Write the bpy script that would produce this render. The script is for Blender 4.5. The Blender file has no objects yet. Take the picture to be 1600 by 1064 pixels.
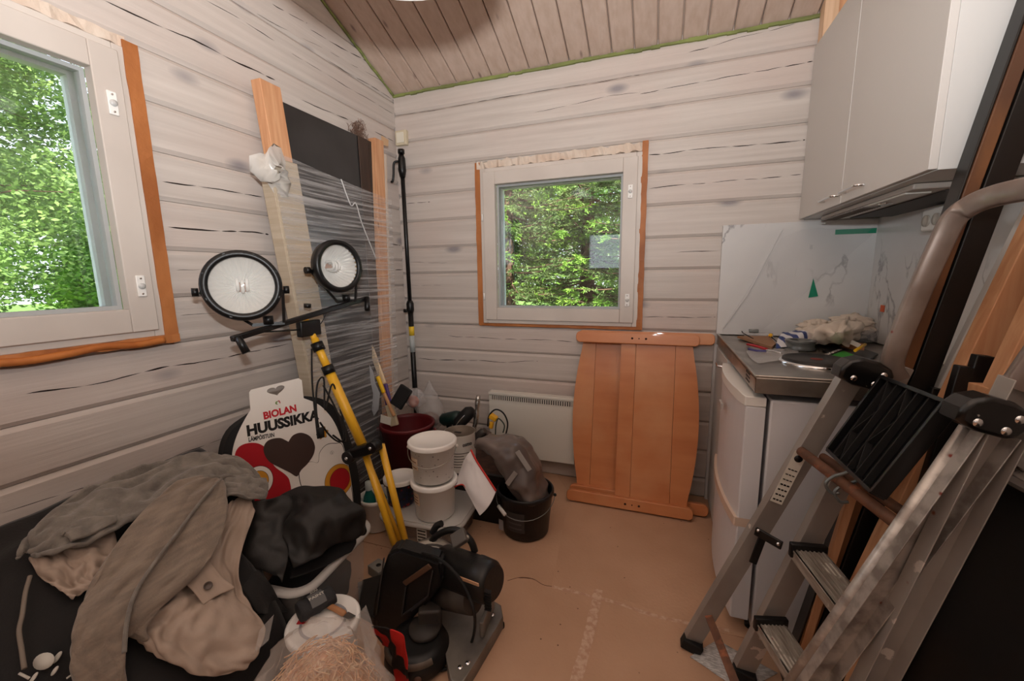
import bpy, bmesh, math, random
from mathutils import Vector as V, Matrix, Quaternion, noise
random.seed(7)
SC = bpy.context.scene
COL = SC.collection
PI = math.pi
R = math.radians

# ------------------------------------------------------------------ camera
H = 1.21275                      # eye height, metres
FPX = 642.166                    # focal length in pixels of the 1600 px wide frame
yaw, pit, rol = R(-19.84026578), R(-9.06280047), R(-0.83956649)
FW = V((math.sin(yaw)*math.cos(pit), math.cos(yaw)*math.cos(pit), math.sin(pit)))
_r = V((math.cos(yaw), -math.sin(yaw), 0)); _u = _r.cross(FW)
RT = _r*math.cos(rol) + _u*math.sin(rol); UP = -_r*math.sin(rol) + _u*math.cos(rol)
CAMP = V((0, 0, H))
cd = bpy.data.cameras.new('camera'); cam = bpy.data.objects.new('camera', cd); COL.objects.link(cam)
cd.sensor_width = 36; cd.lens = FPX/1600*36; cd.clip_start = 0.02; cd.clip_end = 300
cam.matrix_world = Matrix(((RT.x, UP.x, -FW.x, CAMP.x), (RT.y, UP.y, -FW.y, CAMP.y), (RT.z, UP.z, -FW.z, CAMP.z), (0, 0, 0, 1)))
SC.camera = cam

# ------------------------------------------------------------------ light and exposure
SC.view_settings.view_transform = 'Standard'; SC.view_settings.look = 'None'
SC.view_settings.gamma = 1; SC.view_settings.use_curve_mapping = False
SC.view_settings.exposure = 0.14
wd = bpy.data.worlds.new('sky'); SC.world = wd; wd.use_nodes = True
nt = wd.node_tree; bg = nt.nodes['Background']
tc = nt.nodes.new('ShaderNodeTexCoord'); sp = nt.nodes.new('ShaderNodeSeparateXYZ'); rp = nt.nodes.new('ShaderNodeValToRGB')
nt.links.new(tc.outputs['Generated'], sp.inputs[0]); nt.links.new(sp.outputs['Z'], rp.inputs[0]); nt.links.new(rp.outputs[0], bg.inputs[0])
rp.color_ramp.elements[0].position = 0.0; rp.color_ramp.elements[0].color = (0.86, 0.92, 1.0, 1)
rp.color_ramp.elements[1].position = 0.9; rp.color_ramp.elements[1].color = (0.55, 0.72, 1.0, 1)
bg.inputs[1].default_value = 2.2
sd = bpy.data.lights.new('sun', 'SUN'); sun = bpy.data.objects.new('sun', sd); COL.objects.link(sun)
sd.energy = 13.0; sd.angle = R(1.0); sd.color = (1, 0.95, 0.85)
sun.rotation_euler = V((0.55, -0.60, 0.75)).to_track_quat('Z', 'Y').to_euler()
ld = bpy.data.lights.new('photo_flash', 'AREA'); fl = bpy.data.objects.new('photo_flash', ld); COL.objects.link(fl)
ld.shape = 'DISK'; ld.size = 0.10; ld.energy = 45; ld.color = (0.98, 1.0, 1.0)
fl.location = (0, 0, H+0.25); fl.rotation_euler = V((-0.30, 0.36, 0.88)).to_track_quat('-Z', 'Y').to_euler()

ld2 = bpy.data.lights.new('bounce_fill', 'AREA'); fl2_ = bpy.data.objects.new('bounce_fill', ld2); COL.objects.link(fl2_)  # added fill lamp, aimed up at the rear ceiling to soften the room light
ld2.shape = 'DISK'; ld2.size = 0.25; ld2.energy = 40; ld2.color = (0.98, 1.0, 1.0)
fl2_.location = (0, -0.25, H+0.35); fl2_.rotation_euler = V((0.0, -0.45, 0.88)).to_track_quat('-Z', 'Y').to_euler()

# ------------------------------------------------------------------ helpers
def ray(u, v):
    return (FW*FPX + RT*(u-800) - UP*(v-532))/FPX
def PX(u, v, x): d = ray(u, v); return CAMP + d*((x)/d.x)
def PY(u, v, y): d = ray(u, v); return CAMP + d*(y/d.y)
def PZ(u, v, z): d = ray(u, v); return CAMP + d*((z-H)/d.z)

def lin(c):
    return tuple((x/12.92 if x <= 0.04045 else ((x+0.055)/1.055)**2.4) for x in c)
def rgb(r, g, b): return lin((r/255, g/255, b/255))

MATS = {}
def mat(name, c1, c2=None, sc=(6, 6, 6), rough=0.6, metal=0.0, bump=0.0, bsc=None, lo=0.35, hi=0.65,
        trans=0.0, alpha=1.0, emit=0.0, ior=1.45, detail=4, coat=0.0, spots=None, sheen=0.0, c3=None, sc3=None, t3=(0.6, 0.7), dist=0.0):
    if name in MATS: return MATS[name]
    m = bpy.data.materials.new(name); m.use_nodes = True; n = m.node_tree; L = n.links
    b = n.nodes['Principled BSDF']
    b.inputs['Roughness'].default_value = rough; b.inputs['Metallic'].default_value = metal
    b.inputs['Transmission Weight'].default_value = trans; b.inputs['Alpha'].default_value = alpha
    b.inputs['IOR'].default_value = ior; b.inputs['Coat Weight'].default_value = coat
    b.inputs['Sheen Weight'].default_value = sheen
    b.inputs['Base Color'].default_value = (*c1, 1)
    if emit: b.inputs['Emission Color'].default_value = (*c1, 1); b.inputs['Emission Strength'].default_value = emit
    co = n.nodes.new('ShaderNodeTexCoord'); oi = n.nodes.new('ShaderNodeObjectInfo')
    ad = n.nodes.new('ShaderNodeVectorMath'); ad.operation = 'ADD'
    sm = n.nodes.new('ShaderNodeVectorMath'); sm.operation = 'SCALE'; sm.inputs['Scale'].default_value = 37.0
    cb = n.nodes.new('ShaderNodeCombineXYZ')
    for k in range(3): L.new(oi.outputs['Random'], cb.inputs[k])
    L.new(cb.outputs[0], sm.inputs[0]); L.new(co.outputs['Object'], ad.inputs[0]); L.new(sm.outputs[0], ad.inputs[1])
    def tex(scale, det):
        mp = n.nodes.new('ShaderNodeMapping'); mp.inputs['Scale'].default_value = scale
        L.new(ad.outputs[0], mp.inputs[0])
        t = n.nodes.new('ShaderNodeTexNoise'); t.inputs['Scale'].default_value = 1; t.inputs['Detail'].default_value = det
        t.inputs['Distortion'].default_value = dist
        L.new(mp.outputs[0], t.inputs['Vector']); return t
    def ramp(src, a, z):
        r = n.nodes.new('ShaderNodeMapRange'); r.inputs['From Min'].default_value = a; r.inputs['From Max'].default_value = z
        L.new(src, r.inputs['Value']); return r.outputs[0]
    cur = None
    if c2 is not None:
        t = tex(sc, detail)
        mx = n.nodes.new('ShaderNodeMix'); mx.data_type = 'RGBA'
        mx.inputs['A'].default_value = (*c1, 1); mx.inputs['B'].default_value = (*c2, 1)
        L.new(ramp(t.outputs[0], lo, hi), mx.inputs['Factor']); cur = mx.outputs['Result']
    if c3 is not None:
        t = tex(sc3, 5)
        mx = n.nodes.new('ShaderNodeMix'); mx.data_type = 'RGBA'
        if cur: L.new(cur, mx.inputs['A'])
        else: mx.inputs['A'].default_value = (*c1, 1)
        mx.inputs['B'].default_value = (*c3, 1)
        L.new(ramp(t.outputs[0], *t3), mx.inputs['Factor']); cur = mx.outputs['Result']
    if spots:   # (colour, vector scale, radius): knots or specks
        scol, ssc, rad = spots
        mp = n.nodes.new('ShaderNodeMapping'); mp.inputs['Scale'].default_value = ssc; L.new(ad.outputs[0], mp.inputs[0])
        vo = n.nodes.new('ShaderNodeTexVoronoi'); vo.inputs['Scale'].default_value = 1; L.new(mp.outputs[0], vo.inputs['Vector'])
        mx = n.nodes.new('ShaderNodeMix'); mx.data_type = 'RGBA'
        if cur: L.new(cur, mx.inputs['A'])
        else: mx.inputs['A'].default_value = (*c1, 1)
        mx.inputs['B'].default_value = (*scol, 1)
        L.new(ramp(vo.outputs['Distance'], rad, rad*0.35), mx.inputs['Factor']); cur = mx.outputs['Result']
    if cur: L.new(cur, b.inputs['Base Color'])
    if bump:
        t = tex(bsc or sc, 6)
        bp = n.nodes.new('ShaderNodeBump'); bp.inputs['Strength'].default_value = min(1, bump); bp.inputs['Distance'].default_value = 0.004
        L.new(t.outputs[0], bp.inputs['Height']); L.new(bp.outputs[0], b.inputs['Normal'])
    MATS[name] = m
    return m

WLOC = {}
class MB:
    def __init__(s): s.b = bmesh.new(); s.mi = 0
    def _f(s, vs, smooth=False):
        try:
            f = s.b.faces.new(vs); f.material_index = s.mi; f.smooth = smooth; return f
        except ValueError: return None
    def box(s, c, size, M=None, bev=0.0, seg=2):
        c = V(c); hx, hy, hz = size[0]/2, size[1]/2, size[2]/2
        vs = []
        for z in (-hz, hz):
            for x, y in ((-hx, -hy), (hx, -hy), (hx, hy), (-hx, hy)):
                p = V((x, y, z));  p = (M @ p) if M else p
                vs.append(s.b.verts.new(p + c))
        fs = [s._f([vs[i] for i in q]) for q in ((3, 2, 1, 0), (4, 5, 6, 7), (0, 1, 5, 4), (1, 2, 6, 5), (2, 3, 7, 6), (3, 0, 4, 7))]
        if bev > 0:
            es = list({e for f in fs for e in f.edges})
            r = bmesh.ops.bevel(s.b, geom=es, offset=bev, segments=seg, affect='EDGES', profile=0.5)
            for f in r['faces']: f.material_index = s.mi; f.smooth = True
        return s
    def beam(s, p0, p1, w, h, side=V((0, 0, 1)), bev=0.0):
        """bar from p0 to p1, w across (perp. to side), h along side"""
        p0, p1 = V(p0), V(p1); d = (p1-p0); L = d.length; d.normalize()
        a = V(side) - d*V(side).dot(d); a.normalize(); b = a.cross(d)
        M = Matrix((b, d, a)).transposed()
        return s.box((p0+p1)/2, (w, L, h), M, bev)
    def tube(s, pts, r, n=8, cap=True, closed=False):
        pts = [V(p) for p in pts]; m = len(pts)
        rr = r if isinstance(r, (list, tuple)) else [r]*m
        rings = []; prev = None
        for i, p in enumerate(pts):
            if closed: t = pts[(i+1) % m]-pts[i-1]
            else: t = pts[min(i+1, m-1)]-pts[max(i-1, 0)]
            t.normalize()
            if prev is None:
                a = t.orthogonal().normalized()
            else:
                a = prev - t*prev.dot(t)
                a = a.normalized() if a.length > 1e-6 else t.orthogonal().normalized()
            prev = a; b = t.cross(a)
            rings.append([s.b.verts.new(p + (a*math.cos(2*PI*k/n)+b*math.sin(2*PI*k/n))*rr[i]) for k in range(n)])
        for i in range(m if closed else m-1):
            A, B = rings[i], rings[(i+1) % m]
            for k in range(n): s._f([A[k], A[(k+1) % n], B[(k+1) % n], B[k]], True)
        if cap and not closed:
            s._f(rings[0][::-1]); s._f(rings[-1])
        return s
    def lathe(s, prof, c, axis=(0, 0, 1), n=32, smooth=True, sx=1.0, up=None, a0=0, a1=2*PI):
        """prof: [(r, h)...] turned around axis through c"""
        c = V(c); ax = V(axis).normalized(); a = (V(up) if up else ax.orthogonal()); a = (a-ax*a.dot(ax)).normalized(); b = ax.cross(a)
        full = abs(a1-a0-2*PI) < 1e-6; N = n if full else n+1; rings = []
        for r, h in prof:
            if r < 1e-6: rings.append([s.b.verts.new(c+ax*h)])
            else: rings.append([s.b.verts.new(c+ax*h+(a*math.cos(a0+(a1-a0)*k/n)*sx+b*math.sin(a0+(a1-a0)*k/n))*r) for k in range(N)])
        for A, B in zip(rings, rings[1:]):
            for k in range(n):
                k2 = (k+1) % N
                if len(A) == 1 and len(B) == 1: break
                if len(A) == 1: s._f([A[0], B[k2], B[k]], smooth)
                elif len(B) == 1: s._f([A[k], A[k2], B[0]], smooth)
                else: s._f([A[k], A[k2], B[k2], B[k]], smooth)
        return s
    def prism(s, poly, M, th, holes=False, bev=0.0):
        """2D polygon -> plate of thickness th; M maps (x, y, 0..th) to world"""
        A = [s.b.verts.new(M @ V((x, y, 0))) for x, y in poly]; B = [s.b.verts.new(M @ V((x, y, th))) for x, y in poly]
        n = len(poly); fs = [s._f(A[::-1]), s._f(B)]
        for k in range(n): s._f([A[k], A[(k+1) % n], B[(k+1) % n], B[k]])
        if bev:
            es = list({e for f in fs for e in f.edges})
            r = bmesh.ops.bevel(s.b, geom=es, offset=bev, segments=2, affect='EDGES', profile=0.5)
            for f in r['faces']: f.material_index = s.mi; f.smooth = True
        return s
    def grid(s, G, smooth=True, closed_u=False, closed_v=False):
        vs = [[s.b.verts.new(p) for p in row] for row in G]; n = len(vs); m = len(vs[0])
        for i in range(n if closed_u else n-1):
            for j in range(m if closed_v else m-1):
                s._f([vs[i][j], vs[(i+1) % n][j], vs[(i+1) % n][(j+1) % m], vs[i][(j+1) % m]], smooth)
        return vs
    def ball(s, c, rx, ry=None, rz=None, n=16, m=10, M=None):
        ry = ry or rx; rz = rz or rx; c = V(c); rings = []
        for i in range(m+1):
            th = PI*i/m
            if i in (0, m): ps = [V((0, 0, rz*math.cos(th)))]
            else: ps = [V((rx*math.sin(th)*math.cos(2*PI*k/n), ry*math.sin(th)*math.sin(2*PI*k/n), rz*math.cos(th))) for k in range(n)]
            rings.append([s.b.verts.new(c+((M @ p) if M else p)) for p in ps])
        for A, B in zip(rings, rings[1:]):
            for k in range(n):
                if len(A) == 1: s._f([A[0], B[k], B[(k+1) % n]], True)
                elif len(B) == 1: s._f([A[k], B[0], A[(k+1) % n]], True)
                else: s._f([A[k], B[k], B[(k+1) % n], A[(k+1) % n]], True)
        return s
    def build(s, name, m, parent=None, origin=None, norm=True, solid=0.0, sub=0, edge=None):
        if norm: bmesh.ops.recalc_face_normals(s.b, faces=s.b.faces)
        if parent is not None: o0 = WLOC[parent.name]
        elif origin is not None: o0 = V(origin)
        else:
            zs = [v.co for v in s.b.verts]
            o0 = V((sum(p.x for p in zs)/len(zs), sum(p.y for p in zs)/len(zs), min(p.z for p in zs)))
        for v in s.b.verts: v.co -= o0
        me = bpy.data.meshes.new(name); s.b.to_mesh(me); s.b.free()
        o = bpy.data.objects.new(name, me); COL.objects.link(o)
        for mm in (m if isinstance(m, (list, tuple)) else [m]): me.materials.append(mm)
        if parent is not None: o.parent = parent
        else: o.location = o0
        WLOC[o.name] = o0.copy()
        if solid:
            md = o.modifiers.new('solid', 'SOLIDIFY'); md.thickness = solid; md.offset = 0
        if sub:
            md = o.modifiers.new('sub', 'SUBSURF'); md.levels = sub; md.render_levels = sub
        return o

def empty(name, loc, label=None, cat=None, group=None):
    o = bpy.data.objects.new(name, None); COL.objects.link(o); o.location = loc; o.empty_display_size = 0.05
    WLOC[o.name] = V(loc)
    if label: tag(o, label, cat, group)
    return o
def tag(o, label=None, cat=None, group=None, kind=None):
    if label: o['label'] = label
    if cat: o['category'] = cat
    if group: o['group'] = group
    if kind: o['kind'] = kind
    return o
def struct(o): o['kind'] = 'structure'; return o
def crom(pts, k=6, closed=False):
    pts = [V(p) for p in pts]; n = len(pts); out = []
    rng = range(n if closed else n-1)
    for i in rng:
        if closed: a, b, c, d = pts[i-1], pts[i], pts[(i+1) % n], pts[(i+2) % n]
        else: a, b, c, d = pts[max(i-1, 0)], pts[i], pts[i+1], pts[min(i+2, n-1)]
        for j in range(k):
            t = j/k
            out.append(0.5*((2*b)+(c-a)*t+(2*a-5*b+4*c-d)*t*t+(3*b-a-3*c+d)*t**3))
    if not closed: out.append(pts[-1])
    return out
def frame(o, x, y):
    """matrix with origin o, x axis x, y axis made square to it, z = x cross y"""
    x = V(x).normalized(); y = V(y); y = (y-x*y.dot(x)).normalized(); z = x.cross(y); o = V(o)
    return Matrix(((x.x, y.x, z.x, o.x), (x.y, y.y, z.y, o.y), (x.z, y.z, z.z, o.z), (0, 0, 0, 1)))
def text_mesh(txt, M, size, m, name, parent, depth=0.0008, bold=0.0, width=None):
    cu = bpy.data.curves.new(name, 'FONT'); cu.body = txt; cu.size = size; cu.extrude = depth; cu.offset = bold
    cu.resolution_u = 3
    t = bpy.data.objects.new(name, cu); COL.objects.link(t)
    bpy.context.view_layer.update()
    me = bpy.data.meshes.new_from_object(t); bpy.data.objects.remove(t)
    xs = [v.co.x for v in me.vertices]; w = max(xs)-min(xs); x0 = min(xs)
    k = (width/w) if width else 1.0
    o0 = WLOC[parent.name]
    for v in me.vertices:
        p = M @ V(((v.co.x-x0)*k, v.co.y, v.co.z)); v.co = p-o0
    me.materials.clear(); me.materials.append(m)
    o = bpy.data.objects.new(name, me); COL.objects.link(o); o.parent = parent; WLOC[o.name] = o0.copy()
    return o

# ------------------------------------------------------------------ materials
WB = (rgb(206, 197, 190), rgb(187, 177, 170))
def wash(name, sc, ksc, a=WB[0], b=WB[1]):
    return mat(name, a, b, sc=sc, rough=0.55, bump=0.25, bsc=tuple(x*3 for x in sc), lo=0.3, hi=0.75, spots=(rgb(146, 140, 142), ksc, 0.17), c3=rgb(198, 182, 174), sc3=(1.5, 1.5, 1.5), t3=(0.45, 0.8))
wood_back = wash('whitewashed_log_back', (1.6, 14, 42), (2.5, 1, 5.6))
wood_left = wash('whitewashed_log_left', (14, 1.6, 42), (1, 2.5, 5.6))
wood_ceil = mat('whitewashed_ceiling_board', rgb(198, 176, 162), rgb(184, 160, 144), sc=(40, 2.2, 40), rough=0.5, bump=0.2, spots=(rgb(140, 118, 110), (9, 3.2, 3), 0.09), lo=0.3, hi=0.7)
wood_frame = mat('whitewashed_window_frame', rgb(206, 197, 189), rgb(194, 184, 176), sc=(3, 3, 3), rough=0.45, bump=0.1)
brown_end = mat('stained_pine_batten', rgb(190, 122, 70), rgb(150, 88, 44), sc=(6, 6, 3), rough=0.55, bump=0.5, bsc=(60, 60, 60))
foam = mat('yellowed_foam', rgb(214, 200, 186), rgb(202, 180, 162), sc=(9, 9, 9), rough=0.9, bump=1.0, bsc=(50, 50, 50))
crackm = mat('crack', rgb(40, 30, 26), rough=0.95)
glassm = mat('window_glass', (1, 1, 1), rough=0.0, trans=1.0, ior=1.45)
whiteplastic = mat('white_plastic', rgb(236, 234, 230), rough=0.35)
blackp = mat('black_plastic', rgb(13, 13, 14), rough=0.38)
blackr = mat('black_rubber', rgb(15, 15, 16), rough=0.7)
steel = mat('brushed_steel', rgb(190, 186, 180), rgb(165, 160, 154), sc=(4, 60, 60), rough=0.28, metal=1.0)
chrome = mat('chrome', rgb(225, 225, 225), rough=0.12, metal=1.0)
green_tape = mat('green_strip', rgb(136, 146, 84), rgb(110, 116, 70), sc=(8, 30, 30), rough=0.8)

# ------------------------------------------------------------------ room shell
XL, YB, XR, YF = -1.5774, 2.31, 0.903, -2.31
ZE, SL = 2.300, 0.41             # eaves height at the back wall, roof slope
RIDGE = ZE+SL*YB
def zceil(y): return ZE+SL*(YB-abs(y))
LW = dict(y0=-0.02, y1=0.932, z0=1.006, z1=1.934)      # left opening
BW = dict(x0=-1.045, x1=-0.088, z0=0.912, z1=1.866)    # back opening
RW = dict(x0=-1.25, x1=-0.45, z0=1.20, z1=1.95)        # rear opening (behind the photographer)

def holed(u0, u1, v0, v1, hole, to3, th, name):
    mb = MB()
    h = hole
    for a0, a1, b0, b1 in ((u0, u1, v0, h[2]), (u0, u1, h[3], v1), (u0, h[0], h[2], h[3]), (h[1], u1, h[2], h[3])):
        c = to3((a0+a1)/2, (b0+b1)/2); sz = to3(a1-a0, b1-b0, True)
        mb.box(c, sz)
    return mb
T = 0.13
wallback = struct(holed(XL-0.2, XR+0.2, -0.02, 2.42, (BW['x0'], BW['x1'], BW['z0'], BW['z1']),
    lambda a, b, s=False: (a, T, b) if s else (a, YB+0.02+T/2, b), T, 'w').build('wall_back', wood_back, origin=(0, YB, 0)))
wallleft = struct(holed(-2.5, 2.33, -0.02, 2.42, (LW['y0'], LW['y1'], LW['z0'], LW['z1']),
    lambda a, b, s=False: (T, a, b) if s else (XL-0.02-T/2, a, b), T, 'w').build('wall_left', wood_left, origin=(XL, 0, 0)))
g = MB(); Mg = Matrix(((0, 0, 1, XL-0.02-T), (1, 0, 0, 0), (0, 1, 0, 0), (0, 0, 0, 1)))
g.prism([(-2.4, 2.41), (2.2, 2.41), (0, RIDGE+0.12)], Mg, T).build('gable', wood_left, wallleft)
wallrear = struct(holed(XL-0.2, XR+0.2, -0.02, 2.42, (RW['x0'], RW['x1'], RW['z0'], RW['z1']),
    lambda a, b, s=False: (a, T, b) if s else (a, YF-0.02-T/2, b), T, 'w').build('wall_rear', wood_back, origin=(0, YF, 0)))
wr = MB().box((XR+0.02+T/2, 0, 1.2), (T, 4.9, 2.44)); wr.prism([(-2.4, 2.41), (2.2, 2.41), (0, RIDGE+0.12)], Matrix(((0, 0, 1, XR+0.02), (1, 0, 0, 0), (0, 1, 0, 0), (0, 0, 0, 1))), T)
wallright = struct(wr.build('wall_right', wood_left, origin=(XR, 0, 0)))

def plank_back(x0, x1, z0, z1, yf, sgn=1):
    mb = MB(); c = 0.014; d = 0.011
    sec = [(-0.03, z0+0.0008), (-d, z0+0.0008), (0, z0+c), (0, z1-c), (-d, z1-0.0008), (-0.03, z1-0.0008)]
    A = [mb.b.verts.new((x0, yf-sgn*a, z)) for a, z in sec]; B = [mb.b.verts.new((x1, yf-sgn*a, z)) for a, z in sec]
    mb._f(A); mb._f(B[::-1])
    for k in range(6): mb._f([A[k], A[(k+1) % 6], B[(k+1) % 6], B[k]])
    return mb
def plank_left(y0, y1, z0, z1, xf, sgn=1):
    mb = MB(); c = 0.014; d = 0.011
    sec = [(-0.03, z0+0.0008), (-d, z0+0.0008), (0, z0+c), (0, z1-c), (-d, z1-0.0008), (-0.03, z1-0.0008)]
    A = [mb.b.verts.new((xf+sgn*a, y0, z)) for a, z in sec]; B = [mb.b.verts.new((xf+sgn*a, y1, z)) for a, z in sec]
    mb._f(A); mb._f(B[::-1])
    for k in range(6): mb._f([A[k], A[(k+1) % 6], B[(k+1) % 6], B[k]])
    return mb
zb = [2.34, 2.190, 2.030, 1.873, 1.712, 1.552, 1.390, 1.229, 1.067, 0.906, 0.744, 0.582, 0.42, 0.26, 0.10, -0.01]
zl = [3.40, 3.235, 3.074, 2.913, 2.752, 2.591, 2.430, 2.266, 2.107, 1.945, 1.787, 1.633, 1.476, 1.313, 1.153, 0.994, 0.838, 0.683, 0.528, 0.37, 0.21, 0.05, -0.01]
for z1, z0 in zip(zb, zb[1:]):
    if z0 > BW['z0']-0.02 and z1 < BW['z1']+0.03:
        plank_back(XL, BW['x0'], z0, z1, YB).build('plank', wood_back, wallback)
        plank_back(BW['x1'], XR, z0, z1, YB).build('plank', wood_back, wallback)
    else: plank_back(XL, XR, z0, z1, YB).build('plank', wood_back, wallback)
    if z0 > 1.2-0.1 and z1 < 1.95+0.1:
        plank_back(XL, RW['x0'], z0, z1, YF, -1).build('plank', wood_back, wallrear)
        plank_back(RW['x1'], XR, z0, z1, YF, -1).build('plank', wood_back, wallrear)
    else: plank_back(XL, XR, z0, z1, YF, -1).build('plank', wood_back, wallrear)
for z1, z0 in zip(zl, zl[1:]):
    ym = YB
    if z0 > ZE-0.05: ym = max(0.02, YB-(z0-ZE)/SL)
    if z0 > RIDGE: continue
    if z0 > LW['z0']-0.03 and z1 < LW['z1']+0.03:
        plank_left(-ym, LW['y0'], z0, z1, XL).build('plank', wood_left, wallleft)
        plank_left(LW['y1'], ym, z0, z1, XL).build('plank', wood_left, wallleft)
    else: plank_left(-ym, ym, z0, z1, XL).build('plank', wood_left, wallleft)
    plank_left(-ym, ym, z0, z1, XR, -1).build('plank', wood_left, wallright)

# drying cracks: thin sunken slits modelled as dark slivers
def cracks(name, parent, runs, to3):
    mb = MB(); rnd = random.Random(5)
    for (a0, b0, a1, b1, w, gap) in runs:
        L = abs(a1-a0); t = 0.0
        while t < 1:
            seg = min(1, t+rnd.uniform(0.06, 0.22)/max(L, 0.05))
            n = 8; top = []; bot = []
            for k in range(n+1):
                s_ = t+(seg-t)*k/n; a = a0+(a1-a0)*s_
                wob = noise.noise(V((a*5, b0*9, 0)))*0.012+noise.noise(V((a*23, b0*9, 3)))*0.002
                zz = b0+(b1-b0)*s_+wob; hw = 1.25*w*math.sin(PI*k/n)**0.6*(0.5+0.5*abs(noise.noise(V((a*11, b0, 7)))*2))
                top.append(mb.b.verts.new(to3(a, zz+hw))); bot.append(mb.b.verts.new(to3(a, zz-hw)))
            for k in range(n): mb._f([top[k], top[k+1], bot[k+1], bot[k]])
            t = seg+(gap*rnd.uniform(0.2, 1)/max(L, 0.05))
    o = mb.build(name, crackm, parent, norm=False); o['kind'] = 'stuff'; return o
def bk(u, v): p = PY(u, v, YB); return p.x, p.z
def lf(u, v): p = PX(u, v, XL); return p.y, p.z
CB = []
for (a, b, w, gp) in (((617, 181), (1000, 117), .0010, .01), ((835, 175), (1000, 143), .0011, .02), ((1075, 82), (1279, 28), .0010, .015), ((1000, 146), (1270, 95), .0016, .012),
    ((1013, 241), (1258, 219), .0018, .006), ((1013, 293), (1252, 274), .0014, .03), ((1056, 396), (1122, 392), .0014, .01), ((1003, 494), (1118, 496), .0016, .006),
    ((635, 320), (672, 315), .0014, .01), ((640, 410), (700, 410), .0009, .02), ((700, 524), (895, 533), .0016, .02), ((652, 561), (840, 566), .0020, .008), ((640, 446), (690, 445), .0008, .01),
    ((700, 645), (742, 652), .0016, .01)):
    x0, z0 = bk(*a); x1, z1 = bk(*b); CB.append((x0, z0, x1, z1, w, gp))
cracks('crack', wallback, CB, lambda a, z: (a, YB-0.0006, z))
CL = []
for (a, b, w, gp) in (((161, 0), (430, 124), .0030, .004), ((470, 155), (545, 189), .0025, .01), ((320, 0), (430, 64), .0014, .05), ((455, 82), (615, 178), .0012, .03), ((425, 5), (480, 38), .0015, .02), ((484, 47), (578, 98), .0017, .008),
    ((510, 95), (615, 157), .0012, .01), ((585, 205), (615, 220), .002, .01), ((253, 282), (410, 308), .0022, .008), ((262, 354), (420, 368), .0034, .003), ((275, 424), (335, 420), .0008, .02), ((280, 493), (340, 489), .0009, .02),
    ((40, 618), (452, 538), .0020, .008), ((0, 805), (190, 745), .0012, .01), ((270, 712), (370, 676), .0010, .03), ((610, 382), (625, 383), .002, .01), ((617, 422), (630, 422), .002, .01), ((400, 20), (600, 130), .0008, .08)):
    y0, z0 = lf(*a); y1, z1 = lf(*b); CL.append((y0, z0, y1, z1, w, gp))
cracks('crack', wallleft, CL, lambda a, z: (XL+0.0006, a, z))

# ceiling: sloping tongue-and-groove boards
ceil = struct(MB().prism([(-2.6, zceil(2.6)+0.03), (0, RIDGE+0.03), (2.6, zceil(2.6)+0.03), (2.6, zceil(2.6)+0.15), (0, RIDGE+0.15), (-2.6, zceil(2.6)+0.15)],
    Matrix(((0, 0, 1, XL-0.25), (1, 0, 0, 0), (0, 1, 0, 0), (0, 0, 0, 1))), XR-XL+0.5).build('ceiling', wood_ceil, origin=(0, 0, RIDGE)))
bw = 0.1088; x = XL; k = 0
x = -1.582
while x < XR:
    for sg in (1, -1):
        mb = MB(); c = 0.005
        sec = [(0.002, 0.02), (0.002, 0.007), (0.002+c, 0), (bw-0.002-c, 0), (bw-0.002, 0.007), (bw-0.002, 0.02)]
        A = [mb.b.verts.new((min(x+a, XR), sg*YB, ZE+h)) for a, h in sec]; B = [mb.b.verts.new((min(x+a, XR), 0, RIDGE+h)) for a, h in sec]
        mb._f(A); mb._f(B[::-1])
        for q in range(6): mb._f([A[q], A[(q+1) % 6], B[(q+1) % 6], B[q]])
        mb.build('ceiling_board', wood_ceil, ceil)
    x += bw
# green edge strip where ceiling meets the walls
mb = MB(); n = 60; rn = random.Random(3)
for k in range(n):
    xa = XL+(XR-XL)*k/n; xb = XL+(XR-XL)*(k+1)/n
    mb.box(((xa+xb)/2, YB-0.006, ZE-0.006+rn.uniform(-.002, .002)), (xb-xa, 0.012, 0.013+rn.uniform(-.003, .004)))
struct(mb.build('trim_1', green_tape, origin=(0, YB, ZE)))
mb = MB(); p0 = V((XL+0.006, YB, ZE-0.008)); p1 = V((XL+0.006, 0.3, zceil(0.3)-0.008))
pts = [p0.lerp(p1, k/60)+V((0, 0, rn.uniform(-.003, .003))) for k in range(61)]
mb.tube(pts, [rn.uniform(.005, .009) for _ in pts], 5)
struct(mb.build('trim_2', green_tape, origin=(XL, YB, ZE)))

# floor: brown protective cardboard over the boards
card = mat('floor_cardboard', rgb(196, 158, 130), rgb(180, 142, 114), sc=(3, 3, 3), rough=0.85, bump=0.3, bsc=(90, 90, 90), spots=(rgb(96, 66, 50), (19, 19, 1), 0.075), lo=0.3, hi=0.75)
tapem = mat('glue_strip', rgb(204, 172, 148), rgb(184, 144, 118), sc=(60, 60, 60), rough=0.6, lo=0.4, hi=0.6)
floor = struct(MB().box((-0.3, 0, -0.04), (2.9, 5.0, 0.07)).build('floor', card, origin=(0, 0, 0)))
def sheet(pts, z): 
    mb = MB(); mb.prism([(p.x, p.y) for p in pts], Matrix.Translation((0, 0, -0.0045)), 0.0045+z); return mb.build('cardboard_sheet', card, floor)
def fl2(u, v): return PZ(u, v, 0)
A_, B_, C_ = fl2(800, 903), fl2(862, 917), fl2(1090, 981)
D_, E_ = fl2(935, 922), fl2(900, 1064)
sheet([V((-1.57, 1.40, 0)), A_, fl2(830, 905), B_, fl2(890, 770), fl2(873, 738), V((-1.57, 2.30, 0))], 0.0)
sheet([B_, C_, V((0.9, 1.42, 0)), V((0.9, 2.30, 0)), V((-0.55, 2.30, 0)), fl2(890, 770)], 0.0012)
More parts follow.
